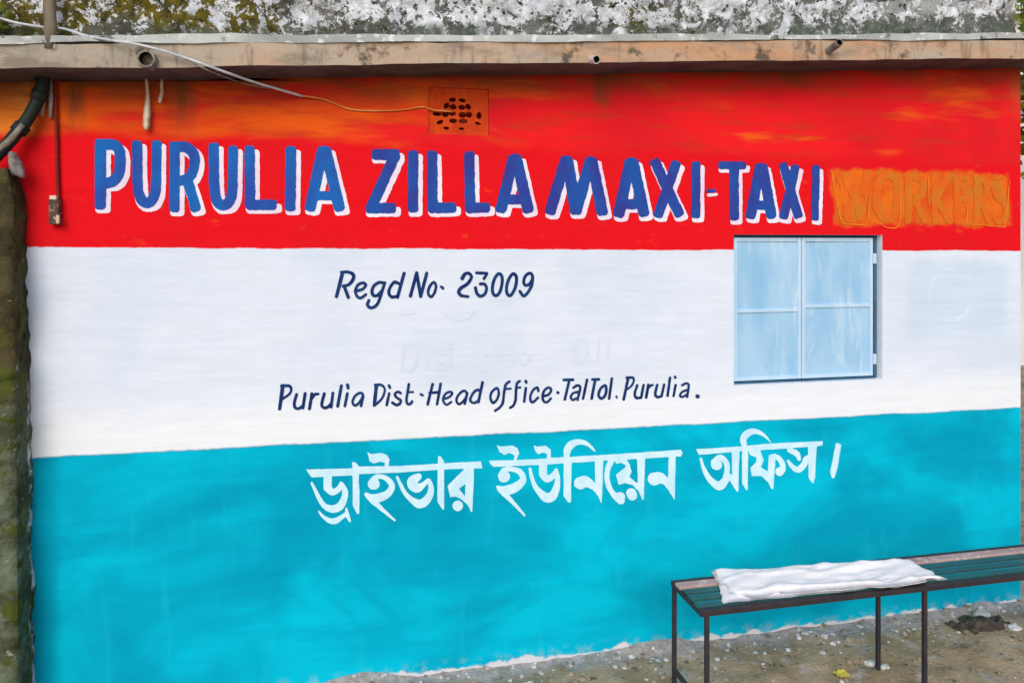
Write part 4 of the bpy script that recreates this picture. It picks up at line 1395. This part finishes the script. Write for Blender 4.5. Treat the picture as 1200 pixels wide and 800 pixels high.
# ------------------------------------------------------------------ what shows past the right-hand corner
hb = empty('white_house', (11.0, 9.0, 0), 'white rendered house with dark cornice bands seen past the corner of the office', 'house')
hx0, hx1, hy0, hy1, hz = 8.4, 15.5, 7.5, 13, 6.3
V, Fc = [], []
quad((hx0, hy0, -.2), (hx1, hy0, -.2), (hx1, hy0, hz), (hx0, hy0, hz)); quad((hx0, hy1, -.2), (hx0, hy0, -.2), (hx0, hy0, hz), (hx0, hy1, hz))
quad((hx1, hy0, -.2), (hx1, hy1, -.2), (hx1, hy1, hz), (hx1, hy0, hz)); quad((hx1, hy1, -.2), (hx0, hy1, -.2), (hx0, hy1, hz), (hx1, hy1, hz))
mesh('wall', V, Fc, M['house_white'], hb)
box('roof', (hx0 - .3, hy0 - .3, hz), (hx1 + .3, hy1 + .3, hz + .18), M['house_white'], hb, .02)
for z_ in (4.55, 4.85):
    box('cornice', (hx0 - .06, hy0 - .08, z_), (hx1 + .06, hy0 - .002, z_ + .08), M['house_trim'], hb, .01)
for x_ in (9.4, 11.6, 13.6):
    w_ = box('window', (x_, hy0 - .05, 1.2), (x_ + 1.0, hy0 - .002, 2.5), M['house_trim'], hb, .01)
    for q in (0, 1):
        box('pane', (x_ + .08 + .45 * q, hy0 - .06, 1.3), (x_ + .48 + .45 * q, hy0 - .052, 2.42), M['glass'], w_)


def tree(base, h, r, n, label, mat):
    e = empty('tree', base, label, 'tree', 'trees behind the office')
    b = Vector(base)
    top = b + Vector((.1, .1, h))
    tube('trunk', [b - Vector((0, 0, .1)), b + Vector((.05, 0, h * .3)), b + Vector((-.03, .05, h * .6)), top], [.16, .12, .09, .03], M['bark'], e)
    pts = []
    cl = []
    for k in range(26):
        an = random.uniform(0, 6.28); el = random.uniform(-.4, 1.2)
        rr = r * random.uniform(.35, 1)
        c = b + Vector((math.cos(an) * math.cos(el) * rr, math.sin(an) * math.cos(el) * rr, h * .72 + math.sin(el) * rr * .8))
        cl.append(c)
    for k, c in enumerate(cl[:12]):
        s_ = b + Vector((0, .02, h * random.uniform(.4, .7)))
        tube('limb', [s_, s_.lerp(c, .5) + Vector((0, 0, .1)), c], [.045, .03, .012], M['bark'], e, 6)
    for c in cl:
        for q in range(n):
            pts.append(c + Vector((random.gauss(0, .34), random.gauss(0, .34), random.gauss(0, .26))))
    leaf_cloud('crown', pts, .10, mat, e)


tree((11.5, 4.9, 0), 5.6, 1.5, 130, 'leafy green tree standing between the office and the white house', M['leaf2'])
tree((3.2, 8.6, 0), 6.2, 1.9, 130, 'broad green tree growing behind the roof of the office', M['leaf'])
